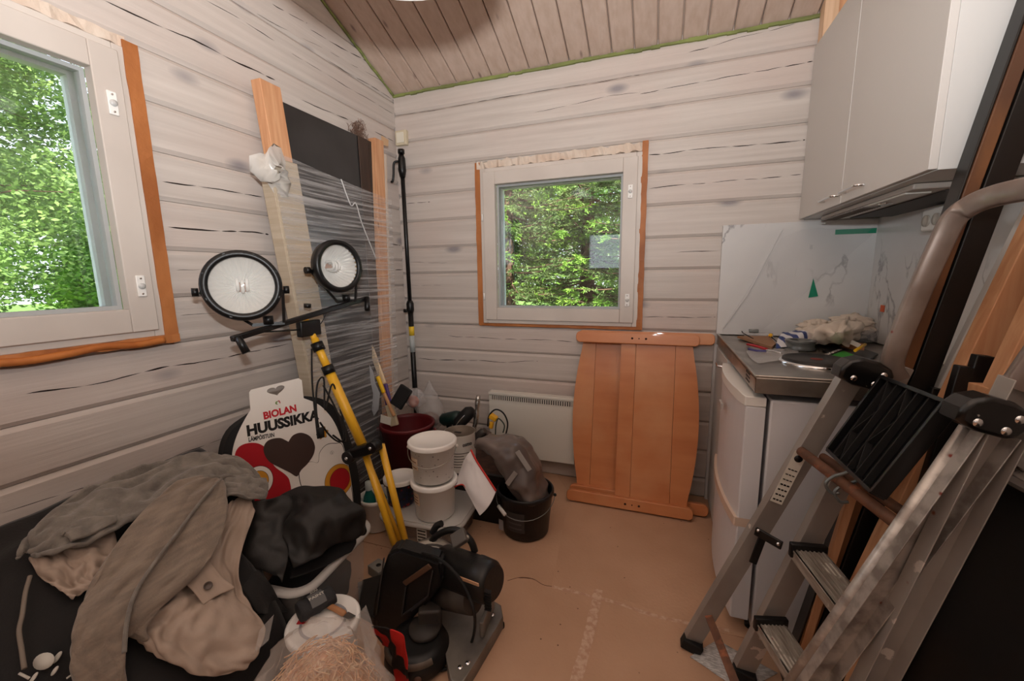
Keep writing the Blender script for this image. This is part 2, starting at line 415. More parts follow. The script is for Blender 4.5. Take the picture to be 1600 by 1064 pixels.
sheet([V((-1.57, 1.39, 0)), A_, fl2(830, 905), B_, D_, E_, V((-0.21, -1, 0)), V((-1.57, -1, 0))], 0.0018)
sheet([D_, C_, V((0.9, 1.40, 0)), V((0.9, -1, 0)), V((-0.2, -1, 0)), E_], 0.0022)
def strip(pts, w, z):
    mb = MB(); G = []; rs = random.Random(len(pts))
    P_ = crom(pts, 10)
    for i, p in enumerate(P_):
        t = (P_[min(i+1, len(P_)-1)]-P_[max(i-1, 0)]).normalized(); s_ = V((-t.y, t.x, 0))
        G.append([p+s_*(w/2+rs.uniform(-.002, .002))+V((0, 0, z)), p-s_*(w/2+rs.uniform(-.002, .002))+V((0, 0, z))])
    mb.grid(G); return mb
strip([B_, fl2(960, 942), fl2(1030, 965), C_+V((0.1, 0.02, 0))], 0.016, 0.0028).build('glue_strip', tapem, floor)
strip([D_, fl2(922, 985), E_, V((-0.22, .6, 0))], 0.034, 0.0034).build('glue_strip', tapem, floor)
crk = MB()
cp = crom([fl2(793, 908), fl2(812, 903), fl2(832, 905), fl2(848, 914), fl2(862, 917)], 6); crk.tube([p+V((0, 0, 0.001)) for p in cp], 0.0018, 4)
crk.build('tear', mat('torn_edge', rgb(96, 62, 44), rough=0.9), floor)

# ------------------------------------------------------------------ windows
def window(name, M, w, h, inner, hinges, locks, glass=True):
    """M: x along wall, y up, z into the room; w x h casing"""
    root = struct(empty(name, M @ V((0, 0, 0))))
    def fr(x0, y0, x1, y1, t, z0, z1, nm, m, par, bev=0.003):
        for (a, b, c, d) in ((x0, y0, x0+t, y1), (x1-t, y0, x1, y1), (x0+t, y0, x1-t, y0+t), (x0+t, y1-t, x1-t, y1)):
            mb = MB(); mb.box(M @ V(((a+c)/2, (b+d)/2, (z0+z1)/2)), (c-a, d-b, z1-z0), M.to_3x3(), bev); mb.build(nm, m, par)
    fr(0, 0, w, h, 0.030, -0.13, 0.018, 'casing', wood_frame, root)
    sash = MB(); a = 0.022
    sw = inner
    x0, y0, x1, y1 = a, a, w-a, h-a
    for (p, q, r_, s_) in ((x0, y0, x0+sw, y1), (x1-sw, y0, x1, y1)):
        sash.box(M @ V(((p+r_)/2, (q+s_)/2, 0.012)), (r_-p, s_-q, 0.036), M.to_3x3(), 0.003)
    for (p, q, r_, s_) in ((x0+sw, y0, x1-sw, y0+sw), (x0+sw, y1-sw, x1-sw, y1)):
        sash.box(M @ V(((p+r_)/2, (q+s_)/2, 0.0115)), (r_-p, s_-q, 0.036), M.to_3x3(), 0.003)
    so = sash.build('sash', wood_frame, root)
    gx0, gy0, gx1, gy1 = x0+sw, y0+sw, x1-sw, y1-sw
    # inner glazing bead, outer sash with dark seal
    bd = MB(); t = 0.012
    for (p, q, r_, s_) in ((gx0, gy0, gx0+t, gy1), (gx1-t, gy0, gx1, gy1), (gx0+t, gy0, gx1-t, gy0+t), (gx0+t, gy1-t, gx1-t, gy1)):
        bd.box(M @ V(((p+r_)/2, (q+s_)/2, -0.020)), (r_-p, s_-q, 0.028), M.to_3x3())
    bd.build('glazing_bead', mat('bead_grey', rgb(170, 172, 172), rough=0.5), so)
    ou = MB(); t = 0.03
    gz = -0.085
    for (p, q, r_, s_) in ((gx0-.02, gy0-.02, gx0+0.012, gy1+.02), (gx1-0.012, gy0-.02, gx1+.02, gy1+.02), (gx0+0.012, gy0-.02, gx1-0.012, gy0+0.004), (gx0+0.012, gy1-0.012, gx1-0.012, gy1+.02)):
        ou.box(M @ V(((p+r_)/2, (q+s_)/2, gz)), (r_-p, s_-q, 0.035), M.to_3x3())
    ou.build('outer_sash', mat('outer_sash_white', rgb(205, 208, 208), rough=0.5), root)
    for z_ in (-0.022, gz):
        pn = MB(); pn.box(M @ V(((gx0+gx1)/2, (gy0+gy1)/2, z_)), (gx1-gx0-0.012, gy1-gy0-0.012, 0.004), M.to_3x3())
        pn.build('pane', glassm, root)
    for (lx, ly) in locks:
        p = M @ V((lx, ly, 0.033))
        mb = MB(); mb.box(p, (0.024, 0.066, 0.006), M.to_3x3(), 0.002); lk = mb.build('lock_plate', whiteplastic, root)
        mb = MB()
        mb.lathe([(0.0, 0.008), (0.009, 0.008), (0.010, 0.0)], p, (M.to_3x3() @ V((0, 0, 1))), 16)
        mb.build('lock_rosette', mat('lock_grey', rgb(196, 196, 194), rough=0.3), lk)
        for dy in (-0.024, 0.024):
            mb = MB(); mb.lathe([(0, 0.0045), (0.003, 0.0045), (0.0035, 0)], p+(M.to_3x3() @ V((0, dy, 0))), (M.to_3x3() @ V((0, 0, 1))), 8); mb.build('screw', chrome, lk)
    for (lx, ly) in hinges:
        p = M @ V((lx, ly, 0.024)); u = M.to_3x3() @ V((0, 1, 0))
        mb = MB(); mb.tube([p-u*0.02, p+u*0.02], 0.005, 8); mb.build('hinge', whiteplastic, root)
    return root
Mb = frame((-1.006, YB-0.004, 0.925), (1, 0, 0), (0, 0, 1))
Mb = Matrix(((1, 0, 0, -1.010), (0, 0, -1, YB-0.002), (0, 1, 0, 0.926), (0, 0, 0, 1)))
win2 = window('window_2', Mb, 0.900, 0.893, 0.072, [(0.012, 0.62), (0.012, 0.16)], [(0.845, 0.70), (0.845, 0.145)])
Ml = Matrix(((0, 0, 1, XL+0.002), (1, 0, 0, -0.012), (0, 1, 0, 1.030), (0, 0, 0, 1)))
win1 = window('window_1', Ml, 0.905, 0.880, 0.072, [], [(0.848, 0.70), (0.848, 0.165)])
Mr = Matrix(((-1, 0, 0, RW['x1']), (0, 0, 1, YF), (0, 1, 0, RW['z0']), (0, 0, 0, 1)))
win3 = window('window_3', Mr, 0.80, 0.75, 0.07, [], [])

# stained battens and foam round the openings
def rough_bar(p0, p1, w, h, side, name, parent, m, seed, n=26, amp=0.003):
    mb = MB(); p0, p1 = V(p0), V(p1); d = (p1-p0).normalized(); a = V(side); a = (a-d*a.dot(d)).normalized(); b = a.cross(d); G = []
    for k in range(n+1):
        c = p0.lerp(p1, k/n); row = []
        for q, (i, j) in enumerate(((-1, -1), (1, -1), (1, 1), (-1, 1))):
            row.append(c+b*(i*w/2+noise.noise(V((k*.45, q*3, seed)))*amp)+a*(j*h/2+noise.noise(V((k*.6, q*3, seed+9)))*amp))
        G.append(row)
    vs = mb.grid(G, False, closed_v=True); mb._f(vs[0][::-1]); mb._f(vs[-1]); return mb.build(name, m, parent)
yb = YB+0.012
rough_bar((-1.028, yb, 0.915), (-1.028, yb, 1.856), 0.033, 0.05, (0, 1, 0), 'batten', win2, brown_end, 1)
rough_bar((-0.100, yb-.004, 0.912), (-0.100, yb-.004, 1.868), 0.030, 0.055, (0, 1, 0), 'batten', win2, brown_end, 2)
rough_bar((-1.04, yb, 0.918), (-0.09, yb, 0.918), 0.018, 0.05, (0, 1, 0), 'batten', win2, brown_end, 3)
rough_bar((-1.03, yb-.006, 1.838), (-0.10, yb-.006, 1.843), 0.040, 0.045, (0, 1, 0), 'foam_filling', win2, foam, 4, 60, 0.012)
xl = XL-0.006
rough_bar((xl, 0.910, 1.010), (xl, 0.910, 1.930), 0.040, 0.060, (1, 0, 0), 'batten', win1, brown_end, 5)
rough_bar((xl+.004, -0.02, 1.018), (xl+.004, 0.93, 1.018), 0.026, 0.060, (1, 0, 0), 'batten', win1, brown_end, 6, 40, 0.006)
rough_bar((xl, -0.02, 1.925), (xl, 0.90, 1.925), 0.030, 0.05, (1, 0, 0), 'foam_filling', win1, foam, 7, 50, 0.008)
mb = MB()
mb.tube(crom([(xl+.035, 0.45, 1.023), (xl+.037, 0.55, 1.010), (xl+.037, 0.64, 1.013), (xl+.035, 0.72, 1.020), (xl+.037, 0.80, 1.012), (xl+.035, 0.88, 1.016)], 6), 0.011, 7)
mb.build('foam_bead', mat('orange_foam', rgb(190, 116, 56), rgb(160, 88, 36), sc=(12, 12, 12), rough=0.6, bump=.5), win1)

# ------------------------------------------------------------------ outside: ground, trees
grass = mat('grass', rgb(120, 150, 60), rgb(80, 118, 38), sc=(1.5, 1.5, 1.5), rough=0.9, bump=1, bsc=(30, 30, 30))
mb = MB(); rg = random.Random(11)
G = [[V((-45+k*1.0, -25+j*1.0, -0.45+0.1*noise.noise(V((k*.3, j*.3, 0))))) for k in range(90)] for j in range(75)]
mb.grid(G); gr = mb.build('ground', grass, origin=(0, 0, -0.45)); struct(gr)

def leafmat(name, a, b, tr=0.35):
    m = mat(name, a, b, sc=(1.2, 1.2, 1.2), rough=0.55, lo=0.3, hi=0.7)
    n = m.node_tree; bs = n.nodes['Principled BSDF']; out = n.nodes['Material Output']
    t = n.nodes.new('ShaderNodeBsdfTranslucent'); mx = n.nodes.new('ShaderNodeMixShader'); mx.inputs[0].default_value = tr
    src = bs.inputs['Base Color'].links[0].from_socket
    n.links.new(src, t.inputs[0]); n.links.new(bs.outputs[0], mx.inputs[1]); n.links.new(t.outputs[0], mx.inputs[2]); n.links.new(mx.outputs[0], out.inputs[0])
    return m
leafA = leafmat('birch_leaf', rgb(146, 176, 96), rgb(84, 120, 56))
leafB = leafmat('rowan_leaf', rgb(146, 196, 66), rgb(92, 146, 40))
needA = leafmat('spruce_needle', rgb(136, 160, 92), rgb(78, 104, 56), 0.2)
needB = leafmat('spruce_shoot', rgb(160, 198, 84), rgb(110, 156, 56), 0.3)
birchbark = mat('birch_bark', rgb(216, 212, 204), rgb(70, 66, 62), sc=(3, 3, 14), rough=0.8, lo=0.52, hi=0.66)
sprucebark = mat('spruce_bark', rgb(120, 92, 74), rgb(72, 54, 44), sc=(14, 14, 5), rough=0.9, bump=1)
def leaves(name, m, parent, centers, count, size, rnd, flat=0.5):
    vs = []; fs = []
    tot = sum(c[3] for c in centers)
    for _ in range(count):
        t = rnd.random()*tot
        for c in centers:
            t -= c[3]
            if t <= 0: break
        d = V((rnd.gauss(0, 1), rnd.gauss(0, 1), rnd.gauss(0, 1))).normalized()*(rnd.random()**0.45)
        p = V((c[0].x+d.x*c[1], c[0].y+d.y*c[1], c[0].z+d.z*c[2]))
        s_ = size*rnd.uniform(0.6, 1.3)
        a = V((rnd.gauss(0, 1), rnd.gauss(0, 1), rnd.gauss(0, flat))).normalized(); b = a.cross(V((rnd.gauss(0, 1), rnd.gauss(0, 1), rnd.gauss(0, 1)))).normalized()
        i = len(vs)
        vs += [p-a*s_, p+b*s_*0.5, p+a*s_, p-b*s_*0.5]; fs.append((i, i+1, i+2, i+3))
    o0 = WLOC[parent.name]
    me = bpy.data.meshes.new(name); me.from_pydata([tuple(v-o0) for v in vs], [], fs); me.materials.append(m)
    o = bpy.data.objects.new(name, me); COL.objects.link(o); o.parent = parent; o['kind'] = 'stuff'; return o
def tree(name, label, cat, base, h, r, bark, lm, n, size, rnd, cw, spread, trunk_r=0.09, group=None, crown0=0.15):
    b = V(base); t = empty(name, b, label, cat, group)
    top = b+V((rnd.uniform(-.3, .3), rnd.uniform(-.3, .3), h))
    MB().tube([b.lerp(top, k/8)+V((math.sin(k)*.04, math.cos(k*1.3)*.04, 0)) for k in range(9)], [trunk_r*(1-.85*k/8) for k in range(9)], 10).build('trunk', bark, t)
    cs = []
    br = MB()
    for k in range(cw):
        f = crown0+(1-crown0)*rnd.random(); c0 = b.lerp(top, f); ang = rnd.uniform(0, 2*PI); rr = spread*(1.05-f*0.75)*rnd.uniform(0.3, 1)
        c = c0+V((math.cos(ang)*rr, math.sin(ang)*rr, rnd.uniform(-.3, .3)))
        br.tube([c0-V((0, 0, .2)), (c0+c)/2, c], [0.014, 0.008, 0.003], 4)
        cs.append((c, r*rnd.uniform(.6, 1.1), r*rnd.uniform(.5, .8), 1))
    br.build('branches', sprucebark, t)['kind'] = 'stuff'
    leaves('foliage', lm, t, cs, n, size, rnd)
    return t
rt_ = random.Random(21)
tree('birch_tree', 'tall birch with loose bright leaves, nearest the left window', 'tree', (-7.2, 2.0, -0.45), 8, 0.8, birchbark, leafA, 90000, 0.030, rt_, 80, 2.2, 0.12)
tree('birch_tree', 'dense darker birch standing behind the nearest birch at left', 'tree', (-9.5, 0.5, -0.45), 9, 1.0, birchbark, leafA, 70000, 0.045, rt_, 80, 2.6, 0.14)
tree('rowan_tree', 'low bright yellow-green tree at the right edge of the left window', 'tree', (-9.0, 4.9, -0.45), 3.6, 0.55, birchbark, leafB, 40000, 0.045, rt_, 44, 1.3, 0.06, crown0=0.12)
tree('birch_tree', 'far dark tree closing the view at the left window edge', 'tree', (-16, 4.5, -0.45), 11, 1.6, birchbark, leafA, 50000, 0.11, rt_, 90, 4.6, 0.16)
tree('birch_tree', 'far tree beyond the lawn behind the bright low tree', 'tree', (-18, 11.0, -0.45), 9, 1.6, birchbark, leafA, 36000, 0.11, rt_, 70, 4.0, 0.16)

def spruce(label, base, h, spread, n_br, seed, tr, zr=(0.5, 4.0)):
    rnd = random.Random(seed); b = V(base); t = empty('spruce_tree', b, label, 'tree', None)
    MB().tube([b, b+V((0, 0, h*.5)), b+V((0, 0, h))], [tr, tr*.6, 0.02], 10).build('trunk', sprucebark, t)
    vs = []; fs = []; vs2 = []; fs2 = []; br = MB()
    for k in range(n_br):
        z = rnd.uniform(*zr); f = z/h; ang = rnd.uniform(0, 2*PI); L = spread*(1-f*0.7)*rnd.uniform(.6, 1.1)
        d = V((math.cos(ang), math.sin(ang), 0)); droop = rnd.uniform(.1, .45)
        pts = [b+V((0, 0, z))+d*L*s_+V((0, 0, -droop*L*s_+0.25*L*s_*s_)) for s_ in [q/6 for q in range(7)]]
        br.tube(pts, [0.014*(1-q/7)+.002 for q in range(7)], 4)
        for q in range(22):
            s_ = rnd.uniform(0.15, 1); i0 = min(5, int(s_*6)); p = pts[i0].lerp(pts[i0+1], s_*6-i0)
            side = d.cross(V((0, 0, 1)))*rnd.choice((-1, 1)); tw = (side*rnd.uniform(.4, 1)+d*rnd.uniform(.3, 1)+V((0, 0, rnd.uniform(-.5, .15)))).normalized()
            tl = L*0.3*(1.15-s_)*rnd.uniform(.5, 1.1)+.06
            for e in range(int(16+tl*50)):
                g_ = rnd.random(); c = p+tw*tl*g_; nd = (tw*.7+V((rnd.gauss(0, .5), rnd.gauss(0, .5), rnd.gauss(0, .35)))).normalized()
                w_ = nd.cross(V((rnd.gauss(0, 1), rnd.gauss(0, 1), rnd.gauss(0, 1)))).normalized()*0.0060; ln = rnd.uniform(.025, .05)
                VV, FF = (vs2, fs2) if (s_ > .8 or g_ > .8) and (k % 3 != 0) else (vs, fs)
                i = len(VV); VV += [c-w_, c+w_, c+nd*ln+w_*.5, c+nd*ln-w_*.5]; FF.append((i, i+1, i+2, i+3))
    br.build('branches', sprucebark, t)['kind'] = 'stuff'
    for nm, VV, FF, m in (('needles', vs, fs, needA), ('young_shoots', vs2, fs2, needB)):
        me = bpy.data.meshes.new(nm); me.from_pydata([tuple(v-b) for v in VV], [], FF); me.materials.append(m)
        o = bpy.data.objects.new(nm, me); COL.objects.link(o); o.parent = t; o['kind'] = 'stuff'
    return t
spruce('spruce with drooping branches close outside the back window, left one', (-1.9, 5.2, -0.45), 5.0, 1.7, 190, 3, 0.10)
spruce('spruce with a thick reddish trunk behind the middle of the back window', (-1.1, 6.6, -0.45), 7.0, 2.0, 220, 4, 0.14)
spruce('spruce with bright shoots close outside the back window, right one', (0.2, 5.0, -0.45), 4.6, 1.6, 190, 5, 0.09)
tree('birch_tree', 'dark leafy tree standing behind the spruces of the back window', 'tree', (-2.5, 12, -0.45), 8, 1.4, birchbark, leafA, 80000, 0.05, rt_, 80, 3.4, 0.15)
tree('birch_tree', 'leafy tree beyond the spruces, seen through their right-hand gap', 'tree', (1.8, 12.5, -0.45), 7, 1.4, birchbark, leafA, 60000, 0.05, rt_, 60, 3.0, 0.15)

# ------------------------------------------------------------------ pendant lamp (its underside just enters the frame at the top)
lamp = empty('pendant_lamp', (-0.56, 0.83, zceil(.83)-0.002), 'white dome pendant lamp hanging from the sloping ceiling, only its rim in view', 'lamp')
lc = V((-0.56, 0.83, 1.93))
MB().lathe([(0.0, 0.16), (0.06, 0.155), (0.15, 0.12), (0.215, 0.06), (0.24, 0.0), (0.238, -0.002), (0.21, 0.055), (0.145, 0.112), (0.0, 0.15)], lc, n=48).build('lamp_shade', mat('lamp_white', rgb(235, 233, 228), rough=0.4), lamp)
MB().tube([lc+V((0, 0, .155)), V((lc.x, lc.y, zceil(lc.y)-.03))], 0.0035, 6).build('cord', whiteplastic, lamp)
MB().lathe([(0, 0), (0.045, 0), (0.04, 0.035), (0, 0.035)], (lc.x, lc.y, zceil(lc.y)-.036), n=24).build('ceiling_rose', whiteplastic, lamp)
MB().ball(lc+V((0, 0, .07)), 0.03).build('bulb', mat('opal_bulb', rgb(240, 238, 230), rough=.3), lamp)

# ------------------------------------------------------------------ kitchenette
white_door = mat('matt_white_laminate', rgb(206, 202, 198), rough=0.42)
white_side = mat('white_cabinet_side', rgb(206, 205, 203), rough=0.4)
fridgem = mat('fridge_white', rgb(218, 218, 222), rough=0.32)
dirty_steel = mat('worktop_steel', rgb(176, 170, 162), rgb(140, 132, 124), sc=(9, 9, 9), rough=0.33, metal=0.9, bump=.05)
kit = empty('base_unit', (0.59, 1.84, 0), 'low kitchen unit with steel worktop and round hotplate by the right wall', 'kitchen unit')
MB().box((0.280, 2.296, 0.425), (0.022, 0.022, 0.85), bev=.002).build('side_trim', white_side, kit)
MB().box((0.60, 2.11, 0.42), (0.60, 0.36, 0.84)).build('cabinet_body', white_side, kit)
dr = MB().box((0.290, 2.10, 0.43), (0.020, 0.355, 0.82), bev=.002).build('door', white_door, kit)
def bow(p0, p1, out, r, name, m, par, k=0.2):
    p0, p1, out = V(p0), V(p1), V(out)
    pts = crom([p0, p0+out*.8+(p1-p0)*.04, p0+out+(p1-p0)*k, p1+out-(p1-p0)*k, p1+out*.8-(p1-p0)*.04, p1], 5)
    return MB().tube(pts, r, 8).build(name, m, par)
bow((0.281, 1.98, 0.80), (0.281, 2.06, 0.80), (-0.028, 0, 0), 0.005, 'handle', chrome, dr)
top = MB(); top.box((0.593, 1.842, 0.892), (0.622, 0.924, 0.012), bev=.003)
top.box((0.286, 1.842, 0.872), (0.008, 0.924, 0.046)); top.box((0.593, 1.383, 0.872), (0.622, 0.008, 0.046))
for a in ((0.284, 1.842, 0.9, .012, .924, .010), (0.593, 1.386, 0.9, .62, .012, .010)): top.box(a[:3], a[3:], bev=.003)
wt = top.build('worktop', dirty_steel, kit)
hol = MB()
for i in range(4):
    for j in range(3): hol.lathe([(0, .0012), (.0042, .0012), (.0042, 0)], (0.282, 1.475+i*.017, 0.860+j*.0125), (-1, 0, 0), 8)
hol.build('vent_hole', blackp, wt)['kind'] = 'stuff'
hp = MB(); hp.lathe([(0.112, 0.0), (0.112, .006), (.104, .010), (.098, .008)], (0.515, 1.655, 0.898), n=48); ring = hp.build('hotplate_ring', chrome, kit)
MB().lathe([(0, .014), (.088, .014), (.092, .017), (.099, .017), (.101, .008), (.101, 0)], (0.515, 1.655, 0.898), n=48).build('hotplate', mat('cast_iron', rgb(56, 52, 50), rgb(40, 38, 36), sc=(20, 20, 20), rough=.45, metal=.3), kit)
MB().lathe([(0, .001), (.018, .001), (.018, 0)], (0.515, 1.655, 0.9125), n=24).build('centre_mark', mat('red_mark', rgb(120, 44, 34), rough=.6), kit)

fr = empty('refrigerator', (0.59, 1.64, 0), 'small white refrigerator under the steel worktop, door towards the bed ends', 'fridge')
MB().box((0.610, 1.655, 0.425), (0.56, 0.51, 0.80), bev=.006).build('body', fridgem, fr)
# bulged door: outline in plan, extruded upwards
def bulge(z0, z1, nm, m, par, x0=0.264, x1=0.318, b=0.022, y0=1.398, y1=1.905, ins=0.0, bev=.003):
    poly = [(x1, y1), (x1, y0), (x0+.004, y0)]
    for k in range(11):
        t = k/10; poly.append((x0-b*4*t*(1-t)+ins, y0+.004+(y1-y0-.008)*t))
    return MB().prism(poly, Matrix.Translation((0, 0, z0)), z1-z0, bev=bev).build(nm, m, par)
fd = bulge(0.06, 0.800, 'door', fridgem, fr)
bulge(0.800, 0.832, 'door_cap', whiteplastic, fd, x0=0.260)
bulge(0.395, 0.425, 'door_trim', mat('beige_trim', rgb(214, 190, 172), rough=.4), fd, x0=0.254, y0=1.3975, bev=0)
MB().box((0.225, 1.62, 0.735), (0.010, 0.06, 0.022), bev=.002).build('badge', mat('badge_grey', rgb(180, 172, 168), rough=.4), fd)
for yy in (1.45, 1.87): MB().lathe([(0, 0), (.02, 0), (.02, .03), (0, .03)], (0.34, yy, 0), n=12).build('foot', blackp, fr)

marble = mat('marble_panel', rgb(214, 213, 212), rgb(200, 199, 199), sc=(3, 3, 3), rough=0.25, lo=0.35, hi=0.75)
n_ = marble.node_tree; bs = n_.nodes['Principled BSDF']; src = bs.inputs['Base Color'].links[0].from_socket
tcn = n_.nodes.new('ShaderNodeTexCoord'); mp = n_.nodes.new('ShaderNodeMapping'); mp.inputs['Scale'].default_value = (2.6, 2.6, 1.4); mp.inputs['Rotation'].default_value = (0.3, 0.75, 0.2)
ns = n_.nodes.new('ShaderNodeTexNoise'); ns.inputs['Scale'].default_value = 1.7; ns.inputs['Detail'].default_value = 6; ns.inputs['Distortion'].default_value = 0.35
ab = n_.nodes.new('ShaderNodeMath'); ab.operation = 'SUBTRACT'; ab.inputs[1].default_value = 0.5; a2 = n_.nodes.new('ShaderNodeMath'); a2.operation = 'ABSOLUTE'
mr = n_.nodes.new('ShaderNodeMapRange'); mr.inputs['From Min'].default_value = 0.014; mr.inputs['From Max'].default_value = 0.0
mk = n_.nodes.new('ShaderNodeTexNoise'); mk.inputs['Scale'].default_value = 3.0; mm_ = n_.nodes.new('ShaderNodeMapRange'); mm_.inputs['From Min'].default_value = .5; mm_.inputs['From Max'].default_value = .62
mu = n_.nodes.new('ShaderNodeMath'); mu.operation = 'MULTIPLY'; mx = n_.nodes.new('ShaderNodeMix'); mx.data_type = 'RGBA'; mx.inputs['B'].default_value = (*rgb(150, 148, 150), 1)
l_ = n_.links; l_.new(tcn.outputs['Object'], mp.inputs[0]); l_.new(mp.outputs[0], ns.inputs['Vector']); l_.new(ns.outputs[0], ab.inputs[0]); l_.new(ab.outputs[0], a2.inputs[0]); l_.new(a2.outputs[0], mr.inputs['Value'])
l_.new(tcn.outputs['Object'], mk.inputs['Vector']); l_.new(mk.outputs[0], mm_.inputs['Value']); l_.new(mr.outputs[0], mu.inputs[0]); l_.new(mm_.outputs[0], mu.inputs[1]); l_.new(mu.outputs[0], mx.inputs['Factor']); l_.new(src, mx.inputs['A']); l_.new(mx.outputs['Result'], bs.inputs['Base Color'])
bsp = empty('splashback', (0.59, YB, 0.9), 'white marble-look splashback panels with loose clear film above the worktop', 'splashback')
MB().box((0.585, YB-0.012, 1.169), (0.620, 0.020, 0.534), bev=.002).build('panel', marble, bsp)
MB().box((XR-0.010, 1.79, 1.169), (0.018, 1.00, 0.534), bev=.002).build('panel', marble, bsp)
film = mat('thin_film', rgb(225, 225, 228), rough=0.12, alpha=0.10)
fm = MB(); yb_ = YB-0.0255
fm.grid([[V((0.30+.02*k-.0*k, yb_, 0.91)), V((0.30+.6*k/8, yb_-.003*math.sin(k*2.1), 0.93+0.47*min(1, k/3.2))), ] for k in range(9)])
fm.build('protective_film', film, bsp)
MB().tube([(0.305, yb_-.002, 0.93), (0.40, yb_-.003, 1.10), (0.525, yb_-.002, 1.405)], 0.0018, 5).build('film_fold', mat('film_fold', rgb(235, 235, 235), rough=.3, alpha=.7), bsp)
gt = mat('green_tape_strong', rgb(16, 132, 100), rough=0.5)
def sticker(name, p, w, h, M3, m, parent): return MB().box(p, (w, h, .0012), M3).build(name, m, parent)
MB().box((0.806, YB-0.0242, 1.382), (0.150, .0012, .022)).build('green_tape', gt, bsp)
tp = PY(1272, 450, YB-.03); MB().prism([(-.018, -.045), (.020, -.038), (-.006, .045)], Matrix(((1, 0, 0, tp.x), (0, 0, -1, YB-.0265), (0, 1, 0, tp.z), (0, 0, 0, 1))), .001).build('green_tape', gt, bsp)
tp = PY(1268, 386, YB-.03); MB().box((tp.x, YB-.0255, tp.z), (.010, .001, .02)).build('clear_tape', film, bsp)
tp = PX(1379, 482, XR-.02); MB().box((XR-.0205, tp.y, tp.z), (.001, .034, .028)).build('orange_tape', mat('orange_tape', rgb(214, 92, 44), rough=.5), bsp)

# wall cabinet with hood
wc = empty('wall_cabinet', (0.75, 1.81, 1.445), 'white two-door wall cabinet with bow handles above the worktop', 'cabinet')
WT = 2.172
MB().box((0.756, 1.808, (1.445+WT)/2), (0.294, 0.994, WT-1.445), bev=.001).build('body', white_side, wc)
for (y0, y1, h0, h1) in ((1.311, 1.828, 1.64, 1.80), (1.832, 2.303, 1.84, 2.00)):
    d = MB().box((0.600, (y0+y1)/2, (1.447+WT)/2), (0.018, y1-y0, WT-1.447), bev=.0015).build('door', white_door, wc)
    bow((0.592, h0+.01, 1.478), (0.592, h1-.01, 1.478), (-.026, 0, 0), .0045, 'handle', chrome, d)
MB().box((0.700, 1.335, 1.440), (0.018, .012, .012)).build('hinge_cover', whiteplastic, wc)
hood = empty('cooker_hood', (0.75, 1.81, 1.40), 'slim grey cooker hood with slotted lamp cover under the wall cabinet', 'hood')
MB().box((0.765, 1.83, 1.436), (0.25, 0.70, 0.016), bev=.004).build('body', mat('hood_grey', rgb(168, 158, 150), rough=.45), hood)
MB().box((0.675, 1.83, 1.426), (0.060, 0.60, 0.006), bev=.002).build('lamp_cover', mat('hood_lens', rgb(200, 196, 188), rough=.3), hood)
for k in range(22): MB().box((0.652+0.004, 1.76+k*.018, 1.4215), (0.050, .004, .004)).build('slat', mat('hood_slat', rgb(120, 112, 106), rough=.5), hood)
MB().lathe([(0, 0), (.018, 0), (.018, .006), (0, .006)], (0.67, 1.70, 1.419), n=20).build('lamp', chrome, hood)
MB().box((0.80, 1.83, 1.426), (0.14, 0.62, 0.004)).build('filter', mat('filter_dark', rgb(70, 66, 64), rough=.6, metal=.4), hood)
so_ = empty('double_socket', (XR-.03, 1.80, 1.38), 'white double socket outlet at the right wall under the cabinet', 'socket')
MB().box((XR-.045, 1.79, 1.375), (.045, .13, .075), bev=.008).build('housing', whiteplastic, so_)
for dy in (-.028, .028):
    s1 = MB().lathe([(0, .001), (.016, .001), (.019, .006), (.019, 0)], (XR-.068, 1.79+dy, 1.372), (-1, 0, 0), 20).build('outlet', mat('outlet_grey', rgb(190, 182, 172), rough=.4), so_)
pb = empty('pine_batten', (0.62, 2.27, WT), 'short pale pine batten standing on the wall cabinet at the corner', 'batten')
pinem = mat('bare_pine', rgb(214, 164, 124), rgb(196, 140, 100), sc=(50, 50, 3), rough=.6, spots=(rgb(120, 70, 44), (8, 8, 3), .07), bump=.1, dist=.4)
pine_end = mat('pale_pine', rgb(230, 196, 164), rgb(214, 176, 142), sc=(50, 50, 3), rough=.6, bump=.1)
MB().box((0.622, 2.265, WT+.001+.17), (.05, .06, .34), bev=.002).build('batten', pine_end, pb)
MB().box((0.662, 2.270, WT+.001+.16), (.028, .05, .32), bev=.002).build('packing_strip', pinem, pb)

# ------------------------------------------------------------------ electric radiator
rad = empty('electric_radiator', (-0.60, 2.24, 0.12), 'flat white electric panel radiator on the back wall under the window', 'radiator')
radm = mat('radiator_white', rgb(224, 221, 212), rough=0.4)
MB().box((-0.696, 2.250, 0.306), (0.528, 0.040, 0.378), bev=.003).build('front_panel', radm, rad)
mb = MB(); mb.box((-0.696, 2.252, 0.506), (0.530, 0.054, 0.016), bev=.002); mb.build('top_edge', radm, rad)
MB().box((-0.696, 2.2296, 0.480), (0.500, 0.0012, 0.026)).build('grille_recess', mat('grille_dark', rgb(62, 58, 54), rough=.7), rad)
gl = MB()
for k in range(37): gl.box((-0.940+k*0.01355, 2.2272, 0.480), (0.0058, 0.004, 0.028))
gl.build('grille', radm, rad)['kind'] = 'stuff'
MB().box((-0.70, 2.285, 0.25), (0.3, .04, .2)).build('wall_bracket', steel, rad)

